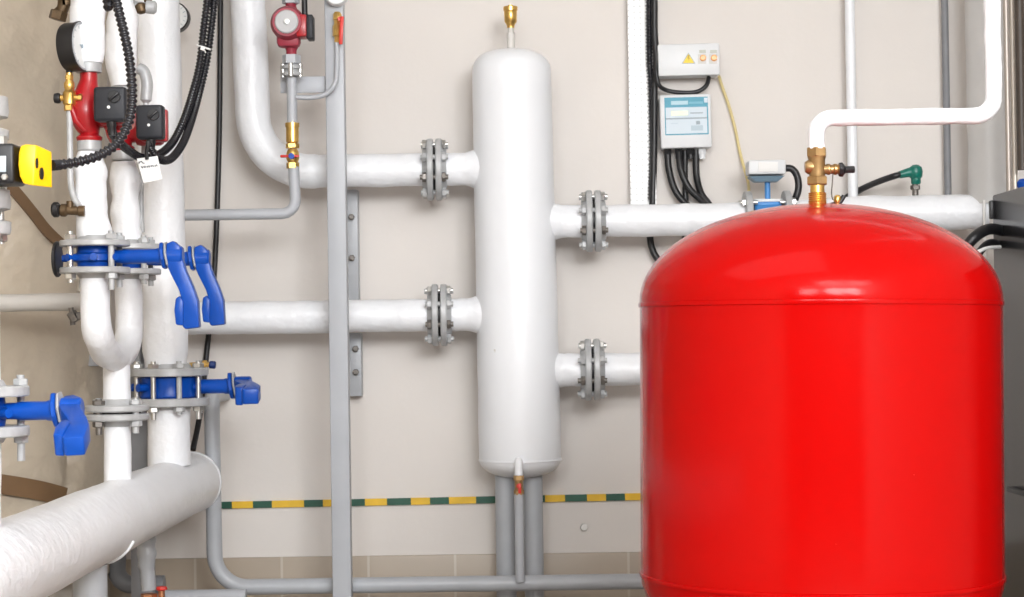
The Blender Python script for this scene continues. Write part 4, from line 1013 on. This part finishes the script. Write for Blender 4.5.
# second gauge behind the thick pipe
q = P(174,17,5.28)
p2 = thing('pressure_gauge', 'small white-faced gauge peeking out behind the thickest white pipe', 'gauge', q+Vector((0,0,-0.05)))
R2 = 0.040
MB().lathe([(0,0.03),(R2*0.94,0.03),(R2,0.026),(R2,-0.008),(R2*0.93,-0.010),(R2*0.92,-0.006),(0,-0.006)],q,(0,1,0),40).build('gauge_case', M_BLACK, p2)
dd = MB().lathe([(0,0.0),(R2*0.91,0.0),(R2*0.91,0.001),(0,0.001)],q+Vector((0,-0.008,0)),(0,1,0),40).build('dial', M_DIAL, p2, label='white dial')
MB().cyl(q+Vector((0.001,-0.008,0.003)),q+Vector((0.001,-0.0105,0.003)),0.0035,12).build('needle_hub', M_RHAND, dd, label='red needle hub')
m = MB()
for i in range(13):
    a_ = -PI*0.25+PI*1.5*i/12
    m.box(q+Vector((math.cos(a_)*R2*0.76,-0.0086,math.sin(a_)*R2*0.76)),(0.007,0.0006,0.0014),Matrix.Rotation(-a_,3,'Y'))
m.build('scale_marks', M_GINK, dd)
MB().cyl(q+Vector((-0.0,0.01,-0.038)),q+Vector((-0.0,0.01,-0.12)),0.006,10).build('gauge_stem', M_BRASS, p2)

# tap between pipes at top
q = P(138,6,4.45)
tp = thing('vent_tap', 'aged steel tap between the two white pipes at the top', 'valve', q+Vector((0,0,-0.03)))
m = MB(); m.hexa(q+Vector((-0.018,-0.02,-0.012)),q+Vector((-0.018,-0.02,0.03)),0.0155,0.2); m.lathe([(0.010,0),(0.010,0.03),(0.015,0.032),(0.015,0.05),(0.01,0.055)],q+Vector((-0.012,-0.01,0.0)),(1,0.1,-0.1),14); m.cyl(q+Vector((-0.01,-0.015,0.0)),Vector((q.x-0.05,4.40,q.z)),0.009,12); m.build('tap_body', M_FLANGE, tp)
m = MB(); m.lathe([(0.008,0),(0.013,0.004),(0.014,0.012),(0.012,0.02),(0.006,0.024)],q+Vector((0.006,-0.012,0.004)),(0.25,0,-1),10); m.cyl(q+Vector((0.022,0,0)),q+Vector((0.024,0,0.09)),0.009,12); m.build('tap_nut', M_DBRON, tp, label='brown bronze tap nut')

# dark fitting left of the nearer pipe at top
q = P(66,8,4.5)
m = MB(); m.tube(catmull([P(58,14,4.5),P(63,8,4.5),P(64,-4,4.5),P(66,-40,4.5),Vector((P(66,-40,4.5).x,4.5,ZC-0.004))],8),0.014,14); m.hexa(P(57,20,4.5),P(59.5,11,4.5),0.02)
solo(m,'dark_fitting',M_DBRON,'dark pipe fitting beside the lumpy pipe at the top left','pipe fitting')

# brass drain cock by the thick pipe
q = P(206,364.5,4.9)
dc = thing('drain_cock', 'tiny brass drain cock with blue cap above the large blue valve', 'valve', q)
m = MB(); xs0 = XD+0.045
m.cyl((xs0,4.88,q.z),(q.x+0.012,4.88,q.z),0.006,12); m.hexa((q.x-0.006,4.88,q.z),(q.x+0.006,4.88,q.z),0.0105); m.cyl((q.x,4.88,q.z),(q.x,4.88,q.z-0.014),0.006,12); m.build('cock_body', M_BRASS, dc)
MB().lathe([(0.007,0),(0.0095,0.002),(0.0095,0.014),(0.007,0.016)],(q.x+0.011,4.88,q.z),(1,0,-0.1),12).build('cap', mat('dark_blue_cap',(0.01,0.03,0.14),0.4), dc, label='dark blue cap')

# wall cable
cab([Vector((P(221,-40,YW-.02).x,YW-.02,ZC-.005)),P(221,-40,YW-.02),P(220.5,0,YW-.02),P(219.5,120,YW-.02),P(217.5,200,YW-.02),P(214.5,270,YW-.02),P(210,320,YW-.02),P(206.5,355,YW-.025),P(203,390,YW-.06),P(199,420,YW-.14),P(193,450,YW-.2)], 0.0076, 'long black cable hanging down the wall past the blue levers', seg=10)

# thin pale pipe at left rear, fittings
zq = P(40,302.5,4.6).z
solo(MB().tube(dense([Vector((XL+0.002,4.6,zq)),Vector((P(108,302,4.6).x,4.6,zq))],0.02),0.0205,18,wob=0.0008),'pale_pipe',M_PGREY,'pale grey horizontal pipe at left behind the nearer pump pipe','pipe')
q = P(71,312,4.55)
m = MB(); m.hexa(q,q+Vector((0.012,0,-0.022)),0.012); m.cyl(q+Vector((0.0,0,0.01)),q+Vector((0.004,0,-0.03)),0.006,10); m.hexa(q+Vector((0.018,0,0.0)),q+Vector((0.02,0,-0.018)),0.009)
solo(m,'pipe_clip',M_DSTEEL,'small dark bolted clip under the pale grey pipe at left','clip')

# grey support post with arm behind the pump pipes
Yq = 5.0
a0, a1 = P(131,450,Yq), P(150,450,Yq)
sp = thing('support_post', 'grey channel post with side arm behind the merging white pipes', 'post', ((a0.x+a1.x)/2,Yq,0))
ztp = P(140,340,Yq).z
m = MB(); cxp = (a0.x+a1.x)/2; wp = a1.x-a0.x
m.box((cxp,Yq,ztp/2),(wp,0.006,ztp),bev=0.001); m.box((cxp-wp/2,Yq+0.02,ztp/2),(0.005,0.045,ztp),bev=0.001); m.box((cxp+wp/2,Yq+0.02,ztp/2),(0.005,0.045,ztp),bev=0.001); m.build('upright', M_DGREY, sp)
b0, b1 = P(73,356,Yq-.03), P(140,356,Yq-.03)
MB().box(((b0.x+b1.x)/2,Yq-0.02,b0.z),(b1.x-b0.x,0.035,0.052),bev=0.003).build('arm', M_GREY, sp)

# pipes below the header
q = P(120,565,5.0); zel = P(120,590,5.0).z
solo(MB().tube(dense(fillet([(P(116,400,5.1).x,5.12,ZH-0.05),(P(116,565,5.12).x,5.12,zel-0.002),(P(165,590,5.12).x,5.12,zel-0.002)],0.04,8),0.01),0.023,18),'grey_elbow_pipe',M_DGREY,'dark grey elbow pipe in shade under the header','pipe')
xcp, Ycp = P(147,560,4.78).x, 4.78
p_ = line((xcp-0.006,Ycp,ZH-RH*0.8),(xcp+0.004,Ycp,P(147,590,Ycp).z),0.008); N_ = len(p_)
solo(MB().tube(p_,[0.0205+0.0035*(i/N_<0.3)-0.003*(i/N_>0.62)+0.002*(0.4<i/N_<0.5) for i in range(N_)],20,wob=0.0035,freq=40),'foil_wrapped_pipe',mat('wrapped_grey',(0.42,0.44,0.47),0.28,var=0.08,bump=0.3,bscale=25),'crinkled light grey wrapped pipe dropping from the far end of header','pipe')
q = P(150,596,4.78)
ct = thing('copper_tap', 'small copper tap with red handle at the bottom edge under header', 'valve', P(152,606,4.78))
m = MB(); m.hexa((xcp+0.004,Ycp,q.z-0.03),(xcp+0.004,Ycp,q.z+0.006),0.02); m.cyl((xcp,Ycp,q.z-0.018),(xcp+0.05,Ycp,q.z-0.018),0.012,14); m.cyl((xcp+0.034,Ycp,q.z-0.02),(xcp+0.034,Ycp,q.z+0.012),0.008,12); m.cyl((xcp+0.004,Ycp,0.0),(xcp+0.004,Ycp,q.z-0.02),0.014,14); m.build('tap_body', mat('copper',(0.60,0.27,0.14),0.35,metal=0.8,var=0.15), ct)
m = MB(); k = Vector((xcp+0.034,Ycp,q.z+0.014)); m.lathe([(0,0),(0.013,0),(0.014,0.003),(0.012,0.008),(0,0.009)],k,(0,0,1),8); m.build('handle', M_RHAND, ct, label='red tap handle')

# ------------------------------------------------------------------ wrapped storage tank at far left
cw = Vector((-1.43,5.08,0)); RW = 0.40
wt = thing('wrapped_tank', 'large tank wrapped in creased tan sheeting at the left behind the pipes', 'tank', cw)
z0, z1 = 0.26, 2.3
nz, na = 110, 120
m = MB(); rings = []
for i in range(nz+1):
    z = z0+(z1-z0)*i/nz; ring = []
    for k in range(na):
        a_ = 2*PI*k/na
        u = Vector((math.cos(a_)*1.2, math.sin(a_)*1.2, z*1.0+a_*0.35))
        f_ = noise.noise(u*2.4); g_ = abs(noise.noise(Vector((a_*1.6+z*1.3, z*2.2-a_*0.9, 7.0))))
        low = max(0, 1-max(0,z-0.45)/0.45)
        r = RW + 0.012*f_ - 0.030*(1-min(1,g_*5))*(0.25+0.9*low) + 0.02*low*noise.noise(Vector((a_*2.2, z*3.0, 1.0)))
        ring.append(m.v((cw.x+r*math.cos(a_), cw.y+r*math.sin(a_), z)))
    rings.append(ring)
for a_, b_ in zip(rings, rings[1:]):
    for k in range(na): m.f((a_[k],a_[(k+1)%na],b_[(k+1)%na],b_[k]))
m.f(rings[-1]); m.f(list(reversed(rings[0])))
wr = m.build('wrapping_sheet', M_TAN, wt, ang=60)
MB().lathe([(RW*0.90,0.0),(RW*0.95,0.01),(RW*0.95,0.26),(RW*0.9,0.29)],cw,(0,0,1),64).build('base_shell', mat('pale_base',(0.50,0.47,0.42),0.5), wt, label='pale lower shell below the sheeting')
def strip(pts, w_, name, label):
    """Tape lying on the cylinder: pts are (angle, z) pairs."""
    q = [Vector((a_, z_, 0)) for a_, z_ in pts]; q = catmull(q, 10); m = MB(); prev = None
    for i, p in enumerate(q):
        t = (q[min(i+1,len(q)-1)]-q[max(i-1,0)]); t = Vector((t.x*RW, t.y, 0)).normalized(); nn = Vector((-t.y, t.x, 0))
        row = []
        for s in (-1, 1):
            for rr_ in (RW+0.004, RW+0.0135):
                a_ = p.x+nn.x*s*w_/2/RW; z_ = p.y+nn.y*s*w_/2
                row.append(m.v((cw.x+rr_*math.cos(a_), cw.y+rr_*math.sin(a_), z_)))
        if prev:
            for (i0, i1) in ((0,1),(1,3),(3,2),(2,0)): m.f((prev[i0],prev[i1],row[i1],row[i0]))
        else: m.f((row[0],row[1],row[3],row[2]))
        prev = row
    m.f((prev[0],prev[2],prev[3],prev[1]))
    m.build(name, M_TAPE, wt, label=label)
def onc(px, py):
    """(angle, z) on the tank where pixel (px, py) meets it."""
    d = (P(px,py,1.0)-CAM); a_ = d.x*d.x+d.y*d.y; o = Vector((CAM.x-cw.x, CAM.y-cw.y)); b_ = 2*(o.x*d.x+o.y*d.y); c_ = o.x**2+o.y**2-RW**2
    disc = b_*b_-4*a_*c_
    t = (-b_-math.sqrt(max(0,disc)))/(2*a_); p = CAM+d*t
    return (math.atan2(p.y-cw.y, p.x-cw.x), p.z)
strip([onc(-6,172), onc(12,190), onc(30,212), onc(44,230), onc(60,246)], 0.026, 'brown_tape', 'brown tape strip running diagonally')
strip([onc(-40,478), onc(-5,483), onc(20,487), onc(40,491), onc(62,497)], 0.046, 'brown_tape', 'brown tape band near the bottom edge')

# ------------------------------------------------------------------ yellow-green earthing strip on the wall
segs = [(180,232,'g'),(232,253,'y'),(253,272,'g'),(272,304,'y'),(304,323,'g'),(323,336,'y'),(336,365,'g'),(365,387,'y'),(387,411,'g'),(411,430,'y'),(430,449,'g'),(449,476,'y'),(476,500,'g'),(500,522,'y'),(522,545,'g'),(545,565,'y'),(565,587,'g'),(587,606,'y'),(606,625,'g'),(625,650,'y'),(650,690,'g')]
ea = thing('earthing_strip', 'green and yellow striped earthing strip along the back wall', 'earthing strip', P(420,500.5,YW-.005))
MG, MY = mat('strip_green',(0.008,0.085,0.05),0.45,var=0.15,vscale=20), mat('strip_yellow',(0.78,0.48,0.02),0.45,var=0.12,vscale=20)
for (x0, x1, c_) in segs:
    def yy(x): return 505.3-(x-220)*0.0205
    a_, b_ = P(x0,yy(x0),YW-.006), P(x1,yy(x1),YW-.006)
    mid = (a_+b_)/2; d = b_-a_
    MB().box((mid.x, YW-0.004, mid.z), (d.x, 0.008, 0.0185 if c_ == 'g' else 0.0187), Matrix.Rotation(-math.atan2(d.z,d.x),3,'Y')).build('green_band' if c_ == 'g' else 'yellow_band', MG if c_ == 'g' else MY, ea)
# small stud on the wall
q = P(584,527,YW)
m = MB(); m.cyl((q.x,YW,q.z),(q.x,YW-0.012,q.z),0.007,12); m.hexa((q.x,YW-0.003,q.z),(q.x,YW-0.009,q.z),0.011)
solo(m,'wall_stud',M_STEEL,'small steel bolt end in the wall below the striped strip','bolt')

# ------------------------------------------------------------------ light
def area(name, loc, target, sx_, sy_, power, col=(1,1,1)):
    l = bpy.data.lights.new(name, 'AREA'); l.shape = 'RECTANGLE'; l.size = sx_; l.size_y = sy_; l.energy = power; l.color = col
    o = bpy.data.objects.new(name, l); COL.objects.link(o); o.location = loc
    o.rotation_euler = (Vector(target)-Vector(loc)).to_track_quat('-Z', 'Y').to_euler()
    return o
for xw in (0.58, 1.52):          # two tall window panes in the wall behind the camera
    area('window_and_fill_light', (xw,-1.46,1.95), (xw-0.5,5.5,1.0), 0.86, 1.35, 112, (0.97,0.985,1.0))
area('window_and_fill_light', (-0.75,-1.46,1.95), (-0.6,5.5,1.0), 0.86, 1.35, 62, (0.97,0.985,1.0))  # weaker pane added as fill for the left sides of the pipes
area('added_ceiling_light', (-0.6,3.0,2.73), (-0.6,3.3,0.0), 2.2, 2.2, 15, (0.98,0.99,1.0))  # added overhead fill to lighten the header and pipe tops
for xw in (0.45, 1.45):          # two added overhead lights that make the tank's highlight taller
    area('added_ceiling_light', (xw,0.55,2.73), (xw-0.1,2.0,0.0), 0.86, 1.1, 26, (0.98,0.99,1.0))
wd = bpy.data.worlds.new('world'); sc.world = wd; wd.use_nodes = True
wd.node_tree.nodes['Background'].inputs['Color'].default_value = (0.95,0.97,1.0,1)
wd.node_tree.nodes['Background'].inputs['Strength'].default_value = 0.5

sc.view_settings.view_transform = 'Standard'
sc.view_settings.look = 'None'
sc.view_settings.gamma = 1.0
sc.view_settings.exposure = 0.37
sc.view_settings.use_curve_mapping = False
for o in bpy.data.objects:
    if '_o' in o: del o['_o']
